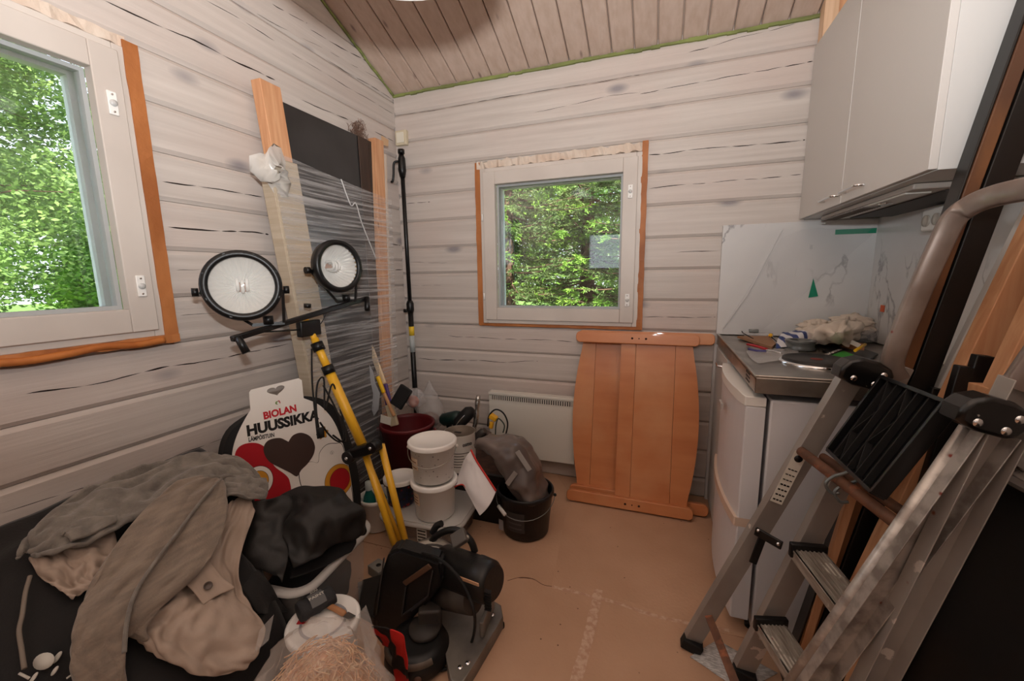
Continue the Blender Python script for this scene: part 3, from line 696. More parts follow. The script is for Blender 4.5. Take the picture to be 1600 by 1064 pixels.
# ------------------------------------------------------------------ two bed ends on their sides
bedwood = mat('lacquered_birch', rgb(208, 138, 90), rgb(192, 118, 72), sc=(2.2, 2.2, 14), rough=0.42, coat=.08, bump=.04, lo=.3, hi=.7, c3=rgb(214, 158, 114), sc3=(3, 3, 3), t3=(.5, .8))
def bed_end(label, off, xa, xb, slab, slabside):
    lean = math.atan2(0.175, 0.9); ey = V((0, math.sin(lean), math.cos(lean))); ez = V((0, -math.cos(lean), math.sin(lean)))
    o = V((0, 2.060+off, 0.004)); Mx = Matrix(((1, 0, 0, o.x), (0, ey.y, ez.y, o.y), (0, ey.z, ez.z, o.z), (0, 0, 0, 1)))
    t = empty('bed_end', (0, 2.08+off, 0), label, 'bed end', 'two bed ends leaning on the back wall')
    M3 = Mx.to_3x3()
    for yc, hh in ((0.030, 0.058), (0.884, 0.058)):
        dx = -.012 if yc < .1 else 0
        poly = []; L0, L1 = xa+dx, xb
        for (cx, cy, a0) in ((L1-.022, yc-hh/2+.022, -90), (L1-.022, yc+hh/2-.022, 0), (L0+.022, yc+hh/2-.022, 90), (L0+.022, yc-hh/2+.022, 180)):
            for k in range(5): an = R(a0+k*22.5); poly.append((cx+.022*math.cos(an), cy+.022*math.sin(an)))
        b = MB().prism(poly, Mx, 0.034, bev=.004).build('rail', bedwood, t)
        for dx2, r in ((-.034, .0055), (0, .0035), (.034, .0055)):
            cx = (xa+xb)/2+.02+dx2
            MB().lathe([(0, .0006), (r, .0006), (r, 0)], Mx @ V((cx, yc, .0342)), ez, 12).build('dowel_hole', mat('hole_dark', rgb(48, 22, 12), rough=.9), b)
    # curved slab made of glued boards with grooves between
    cuts = slab; z0, z1 = -0.020, 0.004
    for i in range(len(cuts)-1):
        a, b = cuts[i]+.0008, cuts[i+1]-.0008
        left, right = [], []
        for k in range(15):
            f = k/14; y = 0.045+0.822*f; bul = .042*math.sin(PI*min(1, max(0, (f-.04)/.92)))**.8 if .04 < f < .96 else 0
            left.append((a-(bul if (slabside < 0 and i == 0) else 0), y)); right.append((b+(bul if (slabside > 0 and i == len(cuts)-2) else 0), y))
        MB().prism([*right, *left[::-1]], Mx @ Matrix.Translation((0, 0, z0)), z1-z0, bev=.0016).build('board', bedwood, t)
    return t
bed_end('lacquered birch bed end in front, its boards on the right-hand half', 0.0, -0.422, 0.194, [-0.185, -0.108, 0.085, 0.165], 1)
bed_end('lacquered birch bed end behind, offset right, boards showing at left', 0.058, -0.418, 0.268, [-0.395, -0.325, -0.160, 0.0], -1)

# ------------------------------------------------------------------ wrapped dark door leaning on the left wall
wd_ = empty('wrapped_door', (-1.47, 1.68, 0), 'dark door between two pine studs, wrapped in clear stretch film', 'wrapped door')
def xlean(z): return -1.548+(1.95-z)*0.055      # back face of the leaning pack
darkm = mat('smoked_panel', rgb(52, 50, 50), rgb(44, 42, 42), sc=(4, 4, 4), rough=0.22)
def lean_slab(y0a, y1a, z0, z1, th, out, nm, m, par, y0b=None, y1b=None, bev=.002):
    """slab following the lean; y range at the bottom (b) and top (a)"""
    y0b = y0a if y0b is None else y0b; y1b = y1a if y1b is None else y1b
    mb = MB(); q = []
    for z, ya, yb2 in ((z0, y0b, y1b), (z1, y0a, y1a)):
        for x, y in ((0, ya), (th, ya), (th, yb2), (0, yb2)): q.append(mb.b.verts.new((xlean(z)+out+x, y, z)))
    fs = [mb._f([q[i] for i in f]) for f in ((3, 2, 1, 0), (4, 5, 6, 7), (0, 1, 5, 4), (1, 2, 6, 5), (2, 3, 7, 6), (3, 0, 4, 7))]
    if bev: bmesh.ops.bevel(mb.b, geom=list({e for f in fs for e in f.edges}), offset=bev, segments=1, affect='EDGES')
    return mb.build(nm, m, par)
lean_slab(1.40, 2.02, 0.005, 1.945, .022, .002, 'door_panel', darkm, wd_, 1.44, 1.84)
lean_slab(1.885, 1.96, 0.005, 1.944, .006, .0245, 'edge_strip', mat('dark_wood', rgb(62, 44, 34), rgb(50, 34, 26), sc=(30, 30, 3), rough=.4), wd_, 1.76, 1.83)
lean_slab(1.310, 1.405, 0.005, 1.985, .050, .0, 'stud', pinem, wd_, 1.40, 1.49)
lean_slab(2.000, 2.075, 0.005, 1.965, .050, .0, 'stud', pinem, wd_, 1.770, 1.845)
lean_slab(2.0755, 2.095, 0.005, 1.90, .046, .002, 'painted_strip', mat('white_painted_pine', rgb(212, 198, 184), rgb(196, 178, 162), sc=(30, 30, 4), rough=.6), wd_, 1.8455, 1.865)
cardb = mat('pale_cardboard', rgb(192, 178, 158), rgb(178, 162, 140), sc=(3, 3, 60), rough=.85, bump=.15)
lean_slab(1.290, 1.425, 0.005, 1.690, .012, .0525, 'cardboard_edge', cardb, wd_, 1.385, 1.515)
lean_slab(1.284, 1.290, 0.005, 1.690, .060, .004, 'cardboard_edge', cardb, wd_, 1.379, 1.385)
# stretch film: streaky translucent skin
fmat = bpy.data.materials.new('stretch_film'); fmat.use_nodes = True; n_ = fmat.node_tree; bs = n_.nodes['Principled BSDF']
bs.inputs['Base Color'].default_value = (*rgb(206, 204, 204), 1); bs.inputs['Roughness'].default_value = 0.22
tcn = n_.nodes.new('ShaderNodeTexCoord'); mp = n_.nodes.new('ShaderNodeMapping'); mp.inputs['Scale'].default_value = (3, 2.2, 75); mp.inputs['Rotation'].default_value = (-.13, 0, 0)
ns = n_.nodes.new('ShaderNodeTexNoise'); ns.inputs['Scale'].default_value = 1; ns.inputs['Detail'].default_value = 5; ns.inputs['Distortion'].default_value = .3
mr = n_.nodes.new('ShaderNodeMapRange'); mr.inputs['From Min'].default_value = 0.42; mr.inputs['From Max'].default_value = 0.72; mr.inputs['To Min'].default_value = 0.10; mr.inputs['To Max'].default_value = 0.62
bpn = n_.nodes.new('ShaderNodeBump'); bpn.inputs['Strength'].default_value = .6; bpn.inputs['Distance'].default_value = .003
n_.links.new(tcn.outputs['Object'], mp.inputs[0]); n_.links.new(mp.outputs[0], ns.inputs['Vector']); n_.links.new(ns.outputs[0], mr.inputs['Value']); n_.links.new(mr.outputs[0], bs.inputs['Alpha'])
n_.links.new(ns.outputs[0], bpn.inputs['Height']); n_.links.new(bpn.outputs[0], bs.inputs['Normal'])
mb = MB(); G = []
for i in range(41):
    f = i/40; row = []
    for j in range(25):
        g_ = j/24; ztop = 1.715-0.075*g_; z = 0.04+(ztop-0.04)*f
        y = (1.383-.095*f)*(1-g_)+(1.880+.180*f)*g_
        bulge_ = .064+.004*math.cos(g_*PI*2)+.0015*noise.noise(V((y*4, z*40, 0)))
        row.append(V((xlean(z)+bulge_+.004, y, z)))
    G.append(row)
mb.grid(G); mb.build('stretch_film', fmat, wd_)
mb = MB()                                    # gathered film end over the cardboard corner
c0 = PX(425, 265, -1.462)
G = []
for i in range(14):
    a = i/13*2*PI; row = []
    for j in range(8):
        r_ = .012+.058*(j/7)**.8; rr = r_*(1+.35*math.sin(a*3+j*.7))
        row.append(c0+V((.030*(1-(j/7))+.010*math.sin(a*5+j), rr*math.cos(a)*1.1, rr*math.sin(a)*1.25)))
    G.append(row)
mb.grid(G, closed_u=True); mb.build('film_knot', mat('crumpled_film', rgb(222, 218, 212), rough=.2, alpha=.72), wd_)
MB().tube(crom([PX(533, 280, -1.462), PX(548, 320, -1.462), PX(556, 318, -1.462), PX(566, 350, -1.465), PX(588, 405, -1.465)], 6), [.003]*24+[.002], 5).build('film_tail', mat('film_fold', rgb(235, 235, 235), rough=.3, alpha=.7), wd_)

# crumpled wire wool tucked behind the right stud
ww = empty('wire_wool_ball', PX(561, 205, -1.55), 'tangle of brown wire mesh tucked above the wrapped door', 'wire wool')
rw = random.Random(9); mb = MB(); c = PX(561, 206, -1.548)
for k in range(70):
    p = V((rw.gauss(0, .012), rw.gauss(0, .026), rw.gauss(0, .026))); pts = [c+p]
    for q in range(6):
        p = p+V((rw.uniform(-.012, .012), rw.uniform(-.02, .02), rw.uniform(-.02, .02))); p.x = max(-.024, min(.03, p.x)); p.y = max(-.055, min(.055, p.y)); p.z = max(-.055, min(.055, p.z)); pts.append(c+p)
    mb.tube(crom(pts, 2), .0011, 3)
o = mb.build('wire', mat('wire_brown', rgb(150, 122, 108), rough=.4, metal=.6), ww); o['kind'] = 'stuff'
bt = PX(601, 221, -1.50); b = MB(); b.prism([(-.030, -.024), (.026, -.02), (.032, .016), (-.024, .026)], frame(bt, (0.1, 1, 0), (0, 0, 1)), .001)
tag(b.build('brown_tape', mat('brown_tape', rgb(196, 160, 124), rough=.5)), 'scrap of brown tape sticking out beside the right pine stud', 'tape')

# thermostat box and black telescopic prop in the corner
tb = empty('wall_box', PY(628, 217, YB), 'small cream box on the back wall, high in the corner', 'box')
p = PY(628, 216, YB-.012); MB().box(p, (.078, .028, .085), bev=.004).build('housing', mat('cream_plastic', rgb(206, 194, 168), rough=.5), tb)
MB().box(p+V((-.002, -.016, 0)), (.052, .006, .06), bev=.002).build('cover', mat('cream_plastic_light', rgb(222, 216, 200), rough=.5), tb)
pr_ = empty('telescopic_prop', (-1.470, 2.21, 0), 'black telescopic support prop standing upright in the wall corner', 'prop')
P0 = V((-1.470, 2.215, 0.012)); P1 = PY(627, 240, 2.235)
def along(f): return P0.lerp(P1, f)
MB().tube([along(0), along(.52)], .0165, 14).build('outer_tube', blackp, pr_)
MB().tube([along(.5), along(.985)], .0125, 14).build('inner_tube', blackp, pr_)
MB().tube([along(.505), along(.515), along(.535), along(.545)], [.018, .024, .024, .016], 14).build('clamp_collar', blackp, pr_)
MB().box(along(.512)+V((-.03, -.012, 0)), (.022, .012, .022), bev=.003).build('clamp_lever', blackp, pr_)
mb = MB(); mb.tube([along(.93), along(.95), along(.985), along(1.0)], [.016, .024, .022, .012], 12); mb.tube([along(1.0), along(1.012)], .02, 10); mb.build('head', blackp, pr_)
mb = MB(); q = along(.97); mb.tube(crom([q+V((-.012, -.02, .01)), q+V((-.035, -.03, .0)), q+V((-.042, -.03, -.06)), q+V((-.05, -.03, -.10)), q+V((-.062, -.03, -.105))], 5), .007, 8); mb.build('trigger', blackp, pr_)
MB().tube([along(.43), along(.46)], .0172, 14).build('yellow_label', mat('label_yellow', rgb(226, 190, 50), rough=.5), pr_)
MB().tube([along(.375), along(.43)], .0171, 14).build('white_label', mat('label_grey', rgb(178, 186, 186), rough=.5), pr_)
MB().box((P0.x, P0.y, .006), (.07, .07, .012), bev=.002).build('foot_plate', blackp, pr_)

# ------------------------------------------------------------------ double work light on a folded yellow stand
yel = mat('yellow_paint', rgb(238, 182, 44), rough=0.35, coat=.3)
wl = empty('work_light', (-0.97, 1.33, 0), 'double round work light on a folded yellow tripod stand', 'work light')
T0 = V((-1.395, 1.318, 1.052)); Kn = V((-1.150, 1.335, .485)); Ft = V((-0.965, 1.325, .012))
dcol = (Kn-T0).normalized()
MB().tube([T0, T0.lerp(Kn, .24)], .0125, 14).build('inner_pole', yel, wl)
MB().tube([T0.lerp(Kn, .16), T0.lerp(Kn, .42)], .0160, 14).build('middle_pole', yel, wl)
MB().tube([T0.lerp(Kn, .36), T0.lerp(Kn, 1.04)], .0205, 16).build('main_pole', yel, wl)
for f in (.22, .39):
    q = T0.lerp(Kn, f); MB().tube([q-dcol*.018, q+dcol*.018], .0245, 14).build('collar', blackp, wl)
L1 = Kn+V((.075, .012, .035))
MB().tube([Kn+V((.005, -.008, .0)), Ft+V((-.015, -.02, 0))], .0145, 12).build('leg', yel, wl)
MB().tube([Kn+V((-.020, .03, -.05)), Ft+V((-.03, .035, 0))], .0125, 12).build('leg', yel, wl)
MB().tube([L1, Ft+V((.016, .002, 0))], .0145, 12).build('leg', yel, wl)
cl = MB(); cl.beam(Kn+V((-.035, -.03, .0)), L1+V((.012, -.03, .01)), .05, .045, bev=.008); cl.tube([Kn+V((-.045, -.06, -.012)), Kn+V((-.045, -.02, -.012))], .027, 16); cl.tube([L1+V((-.002, -.065, .010)), L1+V((-.002, -.02, .010))], .024, 16)
cl.build('leg_clamp', blackp, wl)
for q in (Kn+V((-.045, -.062, -.012)), L1+V((-.002, -.067, .010))): MB().lathe([(0, .004), (.006, .004), (.007, 0)], q, (0, -1, 0), 10).build('bolt', chrome, wl)
BL, BR = PX(362, 530, -1.345), PX(573, 466, -1.335)
bd_ = (BR-BL).normalized()
MB().beam(BL, BR, .020, .020, bev=.004).build('cross_bar', blackp, wl)
for q, s_ in ((BL+bd_*.012, -1), (BR-bd_*.012, 1)):
    MB().tube([q+V((.012, 0, .005)), q+V((.035, -.012-.02*s_, -.050))], [.012, .013], 10).build('bar_knob', blackp, wl)
mid = T0+V((.015, -.005, .02)); MB().tube([mid+V((.01, 0, .02)), mid+V((.012, 0, .035))], .014, 12).build('bar_knob', blackp, wl)
MB().box(T0+V((.028, -.01, -.045)), (.03, .105, .065), bev=.006).build('junction_box', blackp, wl)
lensm = mat('clear_lens', rgb(235, 240, 240), rough=.06, alpha=.12)
reflm = mat('reflector_metal', rgb(240, 238, 234), rough=.3, metal=.35)
whiteglass = mat('white_tube', rgb(240, 238, 234), rough=.25)
def head(center, nrm, rad, back, mount):
    n = V(nrm).normalized(); up = (V((0, 0, 1))-n*n.z).normalized(); sd = n.cross(up)
    h = MB(); h.lathe([(rad*.30, -.105), (rad*.42, -.10), (rad*.7, -.075), (rad*.97, -.03), (rad*1.0, -.008), (rad*.96, -.008)], center, n, 40); hb = h.build('lamp_housing', back, wl)
    b = MB(); b.lathe([(rad*.97, -.03), (rad*1.06, -.028), (rad*1.09, -.004), (rad*1.05, .014), (rad*.88, .014), (rad*.86, .002), (rad*.93, -.004)], center, n, 48)
    for k in range(16):
        a = k/16*2*PI; d = sd*math.cos(a)+up*math.sin(a); b.beam(center+d*rad*1.02+n*-.018, center+d*rad*1.02+n*.014, .010, rad*.05, d, bev=.001) if k % 2 else None
    b.build('bezel', blackp, hb)
    # fluted reflector bowl
    f = MB(); G = []
    for i in range(9):
        s_ = i/8; r_ = rad*(.16+.74*s_); z_ = -.072+.066*s_**2; row = []
        for k in range(64):
            a = k/64*2*PI; rr = r_*(1+(.022 if k % 2 else -.022)*s_**.3); row.append(center+(sd*math.cos(a)+up*math.sin(a))*rr+n*(z_+(.006 if k % 2 else -.006)*s_**.5))
        G.append(row)
    f.grid(G, False, closed_v=True); f.build('reflector', reflm, hb)
    MB().lathe([(0, -.07), (rad*.17, -.07)], center, n, 24).build('socket', mat('socket_brown', rgb(170, 120, 90), rough=.5), hb)
    bu = MB()
    for k in (-1, 0, 1):
        q = center+sd*(k*.014)+up*(.006*(k % 2)); bu.tube(crom([q-up*.016+n*-.065, q-up*.016+n*-.022, q+n*-.012, q+up*.016+n*-.022, q+up*.016+n*-.065], 4), .0055, 8)
    bu.build('bulb', whiteglass, hb)
    MB().lathe([(0, .004), (rad*.9, .002), (rad*.9, -.001), (0, .001)], center, n, 40).build('lens', lensm, hb)
    br = MB()                            # U bracket to the bar
    for s_ in (-1, 1):
        e = center+sd*rad*1.1*s_-up*rad*.15-n*.03
        br.beam(e, mount+sd*rad*.45*s_, .010, .004, n)
    br.beam(mount+sd*rad*.47, mount-sd*rad*.47, .012, .005, n)
    br.build('bracket', blackp, hb)
    for s_ in (-1, 1):
        e = center+sd*rad*1.12*s_-up*rad*.15-n*.03; MB().tube([e, e+sd*.018*s_], .014, 12).build('tilt_knob', blackp, hb)
    MB().tube([mount+V((0, 0, .0)), mount+V((0, 0, .03))], .017, 12).build('bar_knob', blackp, hb)
c1 = PX(379, 446, -1.335); c2 = PX(529, 416, -1.315)
head(c1, (0.80, -0.58, 0.10), .110, blackp, BL.lerp(BR, .21)+V((0, 0, .014)))
head(c2, (0.97, -0.22, 0.04), .104, yel, BL.lerp(BR, .80)+V((0, 0, .014)))
cb_ = MB(); 
cb_.tube(crom([BL.lerp(BR, .22)+V((.01, 0, -.005)), PX(400, 518, -1.34), PX(425, 518, -1.34), T0+V((.03, -.06, -.045))], 7), .0035, 6)
cb_.tube(crom([BL.lerp(BR, .78)+V((.0, 0, -.0)), PX(515, 480, -1.33), PX(505, 500, -1.34), T0+V((.03, .045, -.04))], 7), .0022, 6)
cb_.tube(crom([PX(487, 545, -1.35), PX(488, 600, -1.31), PX(494, 660, -1.26), PX(497, 685, -1.22)], 7), .0035, 6)
cb_.build('lamp_cord', blackr, wl)
lp = MB()
lp.tube(crom([PX(500, 680, -1.22), PX(494, 640, -1.24), PX(496, 600, -1.26), PX(506, 592, -1.27), PX(508, 640, -1.24), PX(520, 600, -1.26), PX(535, 650, -1.24), PX(540, 690, -1.2), PX(520, 680, -1.21)], 8), .0036, 6)
lp.tube(crom([PX(505, 602, -1.25), PX(525, 640, -1.22), PX(538, 680, -1.19), PX(530, 690, -1.2), PX(515, 680, -1.2), PX(500, 660, -1.2)], 8), .0036, 6)
lp.tube([PX(500, 668, -1.21), PX(503, 684, -1.20)], [.014, .010], 10)
lp.build('coiled_cord', blackr, wl)

# ------------------------------------------------------------------ stepladder, folded, leaning to the right in front of the fridge
alu = mat('paint_spattered_aluminium', rgb(176, 170, 164), rgb(156, 148, 142), sc=(5, 5, 5), rough=.45, metal=.4, c3=rgb(222, 214, 206), sc3=(17, 17, 17), t3=(.67, .69), spots=(rgb(130, 74, 54), (11, 11, 11), .06))
alu2 = mat('painted_aluminium_edge', rgb(196, 190, 184), rgb(150, 142, 136), sc=(24, 24, 24), rough=.42, metal=.6, lo=.4, hi=.6, spots=(rgb(130, 60, 50), (16, 16, 16), .07))
treadm = mat('worn_tread', rgb(186, 178, 168), rgb(140, 130, 120), sc=(60, 8, 60), rough=.5, metal=.4, c3=rgb(228, 222, 212), sc3=(12, 12, 12), t3=(.58, .62), spots=(rgb(150, 70, 60), (18, 18, 18), .08))
rust = mat('rusty_tube', rgb(120, 80, 58), rgb(86, 58, 44), sc=(20, 20, 20), rough=.6, bump=.3, c3=rgb(160, 96, 66), sc3=(30, 30, 30), t3=(.55, .7))
lad = empty('stepladder', (.30, 1.1, 0), 'paint-spattered aluminium stepladder with black hinge caps leaning in front of the fridge', 'ladder')
a1, a2_ = V((.135, 1.285, .004)), V((.470, 1.235, .955))       # support frame, far rail: foot, hinge
b1, b2 = V((.225, .945, .004)), PY(1545, 668, .885)             # support frame, near rail
c1_, c2_ = V((.275, 1.225, .004)), V((.545, 1.205, .985))      # climbing frame, far rail
d1, d2 = PY(1335, 1100, .93), PY(1592, 590, .880)              # climbing frame, near rail
d1 = d2+(d1-d2)*((d2.z-.004)/(d2.z-d1.z))
def chan(p0, p1, wdir, w, dep, nm, m, par, flip=1, t=.0022):
    """C-section rail: web of width w along wdir, flanges of depth dep along p x wdir"""
    p0, p1 = V(p0), V(p1); d = (p1-p0).normalized(); a = V(wdir); a = (a-d*a.dot(d)).normalized(); b = d.cross(a)*flip
    mb = MB()
    def bx(oa, ob, sa, sb):
        M = Matrix((a, d, b)).transposed(); mb.box((p0+p1)/2+a*oa+b*ob, (sa, (p1-p0).length, sb), M, bev=.0008)
    bx(0, 0, w, t); bx(-w/2+t/2, dep/2, t, dep); bx(w/2-t/2, dep/2, t, dep)
    return mb.build(nm, m, par)
X1 = V((1, .2, 0))
chan(a1, a2_, X1, .052, .024, 'rail', alu, lad, 1)
chan(b1, b2, X1, .056, .026, 'rail', alu2, lad, -1)
chan(c1_, c2_, X1, .055, .024, 'rail', alu, lad, 1)
chan(d1, d2, X1, .060, .028, 'rail', alu, lad, -1)
for p, q in ((a1, a2_), (b1, b2), (c1_, c2_), (d1, d2)):
    d = (q-p).normalized(); MB().beam(p-d*.0, p+d*.035, .062, .034, V((0, 1, 0)), bev=.004).build('rubber_foot', blackr, lad)
# rounded front edge of the near support rail
dd = (b2-b1).normalized(); MB().tube([b1+dd*.04+V((-.026, .0, 0)), b2+V((-.026, .0, 0))], .011, 12).build('rail_edge', alu2, lad)
# guard hoop
hs = [c2_-V((.004, 0, .03)), PY(1395, 560, 1.195), PY(1432, 465, 1.19), PY(1470, 380, 1.185), PY(1490, 342, 1.175), PY(1515, 322, 1.155), PY(1548, 308, 1.12), PY(1600, 296, 1.05)]
e_ = PY(1600, 296, 1.05); hs += [e_+V((.045, -.13, .002)), e_+V((.050, -.165, -.03)), d2+V((.05, .0, .12)), d2+V((.0, .0, -.02))]
hp_ = crom(hs, 6); mb = MB(); G = []
for i, p in enumerate(hp_):
    t = (hp_[min(i+1, len(hp_)-1)]-hp_[max(i-1, 0)]).normalized(); n = V((.1, 1, 0.0)) if i < 30 else V((.1, 1, .0))
    n = V((.15, .98, .1)); 
    side = t.cross(V((0, 0, 1))) if abs(t.z) < .6 else V((.1, 1, 0)); side = (side-t*side.dot(t)).normalized(); up_ = t.cross(side)
    row = []
    for k in range(10):
        a = k/10*2*PI; ca, sa = math.cos(a), math.sin(a); row.append(p+side*.011*math.copysign(abs(ca)**.4, ca)+up_*.021*math.copysign(abs(sa)**.4, sa))
    if G and sum((row[k]-G[-1][k]).length for k in range(10)) > sum((row[(k+5) % 10]-G[-1][k]).length for k in range(10)): row = row[5:]+row[:5]
    G.append(row)
vs = mb.grid(G, True, closed_v=True); mb.build('guard_hoop', mat('dirty_aluminium', rgb(158, 146, 138), rgb(128, 112, 104), sc=(9, 9, 9), rough=.4, metal=.5, spots=(rgb(130, 44, 40), (17, 17, 17), .08)), lad)
# treads between the climbing rails
def on(p, q, z): return p.lerp(q, (z-p.z)/(q.z-p.z))
for z in (.235, .48, .735):
    p = on(c1_, c2_, z)+V((-.012, -.02, 0)); q = on(d1, d2, z)+V((-.012, .02, 0)); dr_ = (q-p).normalized(); sd = V((0, 0, 1)).cross(dr_)
    if z > .7: continue
    mb = MB(); mb.beam(p, q, .078, .006, V((0, 0, 1)), bev=.001)
    mb.beam(p+V((-.036, 0, -.012)), q+V((-.036, 0, -.012)), .004, .030, V((0, 0, 1))); mb.beam(p+V((.036, 0, -.012)), q+V((.036, 0, -.012)), .004, .030, V((0, 0, 1)))
    tr_ = mb.build('tread', treadm, lad)
    rb = MB()
    for k in range(7): rb.beam(p+V((-.031+k*.0104, 0, .0045)), q+V((-.031+k*.0104, 0, .0045)), .0035, .003, V((0, 0, 1)))
    rb.build('ribs', treadm, tr_)
    for e, s_ in ((p, 1), (q, -1)): MB().beam(e-dr_*.002*s_, e+dr_*.014*s_, .088, .040, V((0, 0, 1)), bev=.003).build('tread_end_cap', blackp, tr_)
# hinge caps
def cap(c, yy, sc_, nm):
    M = frame(c, (1, .15, -.22), (0.2, 0, 1)); poly = []
    for (x_, y_) in ((-.055, -.022), (-.056, .004), (-.044, .024), (-.018, .036), (.020, .034), (.048, .022), (.058, .008), (.056, -.012), (.046, -.030), (.030, -.036), (-.020, -.034)): poly.append((x_*sc_, y_*sc_))
    o = MB().prism(poly, M @ Matrix.Translation((0, 0, -.022)), .046, bev=.007).build(nm, mat('black_cap', rgb(14, 13, 13), rough=.3, coat=.3, c3=rgb(190, 184, 176), sc3=(40, 40, 40), t3=(.70, .72)), lad)
    z3 = (M.to_3x3() @ V((0, 0, 1)))
    if z3.y > 0: z3 = -z3
    for (x_, y_) in ((-.025, -.016), (.034, .006), (.022, -.020)):
        q = M @ V((x_*sc_, y_*sc_, 0)); MB().lathe([(0, .0045), (.006, .0035), (.008, 0), (.008, -.002)], q+z3*.0225, z3, 14).build('rivet', chrome, o)
cap(PY(1346, 581, 1.195), 1.2, .98, 'hinge_cap'); cap(PY(1537, 645, .862), .86, .86, 'hinge_cap')
# black ribbed platform hanging between the caps
p00, p10 = PY(1385, 592, 1.16), PY(1487, 632, .93); p01, p11 = PY(1300, 706, 1.16), PY(1404, 800, .93)
ex = (p10-p00); ey = (p01-p00); nn = ex.cross(ey).normalized()
if nn.x > 0: nn = -nn
pl = MB(); Mx = Matrix.Identity(4)
def quad_slab(mb, q, th, n):
    A = [mb.b.verts.new(p) for p in q]; B = [mb.b.verts.new(p-n*th) for p in q]; mb._f(A); mb._f(B[::-1])
    for k in range(4): mb._f([A[k], A[(k+1) % 4], B[(k+1) % 4], B[k]])
q = [p00, p10, p10+ey*1.0, p00+ey*1.0]; quad_slab(pl, q, .006, nn)
plo = pl.build('platform', blackp, lad)
for a, b in ((q[0], q[1]), (q[1], q[2]), (q[2], q[3]), (q[3], q[0])): MB().beam(a, b, .008, .028, nn, bev=.001).build('platform_edge', blackp, plo)
def pt(s_, t_): return p00+ex*s_+ey*t_+nn*.006
rb = MB()
for k in range(1, 6): rb.beam(pt(k/6, 0), pt(k/6, 1), .004, .014, nn)
for k in (1, 3):
    rb.beam(pt(k/6, 0.02), pt((k+1)/6, .33), .003, .012, nn); rb.beam(pt((k+1)/6, .33), pt(k/6, .66), .003, .012, nn); rb.beam(pt(k/6, .66), pt((k+1)/6, .98), .003, .012, nn)
rb.build('ribs', mat('matt_black', rgb(20, 20, 20), rough=.9), plo)
# rusty cross tubes, wire stays, lower stay
r0, r1 = PY(1252, 705, 1.225), PY(1420, 832, .90)
MB().tube([r0, r1], .0125, 12).build('cross_tube', rust, lad)
MB().tube([PY(1286, 714, 1.22), PY(1440, 820, .92)], .0105, 12).build('cross_tube', rust, lad)
wr_ = mat('grey_wire', rgb(120, 124, 124), rough=.4, metal=.6)
for (u0, v0, u1, v1) in ((1302, 752, 1387, 700), (1316, 766, 1395, 716)):
    pA = PY(u0, v0, 1.07); pB = PY(u1, v1, 1.03)
    MB().tube(crom([pB+V((.0, .01, 0)), pA.lerp(pB, .35), pA+V((.0, 0, .012)), pA+V((-.014, .0, -.008)), pA+V((-.002, 0, -.028)), pA+V((.014, 0, -.026))], 6), .0036, 8).build('wire_stay', wr_, lad)
MB().beam(PY(1107, 962, 1.255), PY(1152, 1075, 1.02), .022, .004, V((.1, -1, .35)), bev=.001).build('lower_stay', rust, lad)
for (u, v, yy) in ((1179, 828, 1.24), (1214, 851, 1.20)): pass
mb = MB(); mb.beam(PY(1180, 829, 1.238), PY(1222, 853, 1.20), .024, .008, V((0, 1, 0)), bev=.002); mb.beam(PY(1192, 838, 1.23), PY(1176, 880, 1.22), .020, .006, V((0, 1, 0)), bev=.002)
mb.build('lock_bracket', blackp, lad)
for (u, v, yy) in ((1185, 829, 1.228), (1216, 850, 1.19)): MB().lathe([(0, .004), (.004, .003), (.005, 0)], PY(u, v, yy), (0, -1, 0), 10).build('rivet', chrome, lad)
# instruction sticker on the far support rail
st = MB(); d = (a2_-a1).normalized(); n3 = V((0, -1, 0)); 
q0 = PY(1211, 783, 1.252); q1 = PY(1251, 705, 1.236)
st.beam(q0+V((0, -.008, 0)), q1+V((0, -.008, 0)), .030, .0006, V((0, -1, 0)))
sk = st.build('instruction_sticker', mat('sticker_white', rgb(214, 210, 200), rough=.5), lad)
t_ = (q1-q0).normalized(); s3 = V((t_.z, 0, -t_.x))
marks = MB()
for k in range(7):
    c = q0.lerp(q1, .06+.10*k)+V((0, -.009, 0)); 
    for j in (-.008, 0, .008): marks.beam(c+s3*(j-.003), c+s3*(j+.003), .0045 if k < 4 else .003, .0004, V((0, -1, 0)))
marks.lathe([(0, .0008), (.010, .0008), (.010, 0)], q0.lerp(q1, .88)+V((0, -.009, 0)), (0, -1, 0), 16)
marks.build('pictograms', blackp, sk)

# newspaper sheets under the ladder foot
paper = mat('newsprint', rgb(206, 204, 202), rgb(170, 168, 166), sc=(60, 220, 1), rough=.8, lo=.45, hi=.55)
n0, n1_, n2_, n3_ = PZ(1078, 1026, .004), PZ(1120, 1000, .004), PZ(1215, 1052, .004), PZ(1160, 1082, .004)
mb = MB(); mb.grid([[n0.lerp(n3_, i/6).lerp(n1_.lerp(n2_, i/6), j/6)+V((0, 0, .003*abs(noise.noise(V((i*.8, j*.8, 0)))))) for j in range(7)] for i in range(7)])
tag(mb.build('newspaper', paper, solid=.0012), 'sheet of printed newspaper on the floor beneath the ladder feet', 'newspaper')

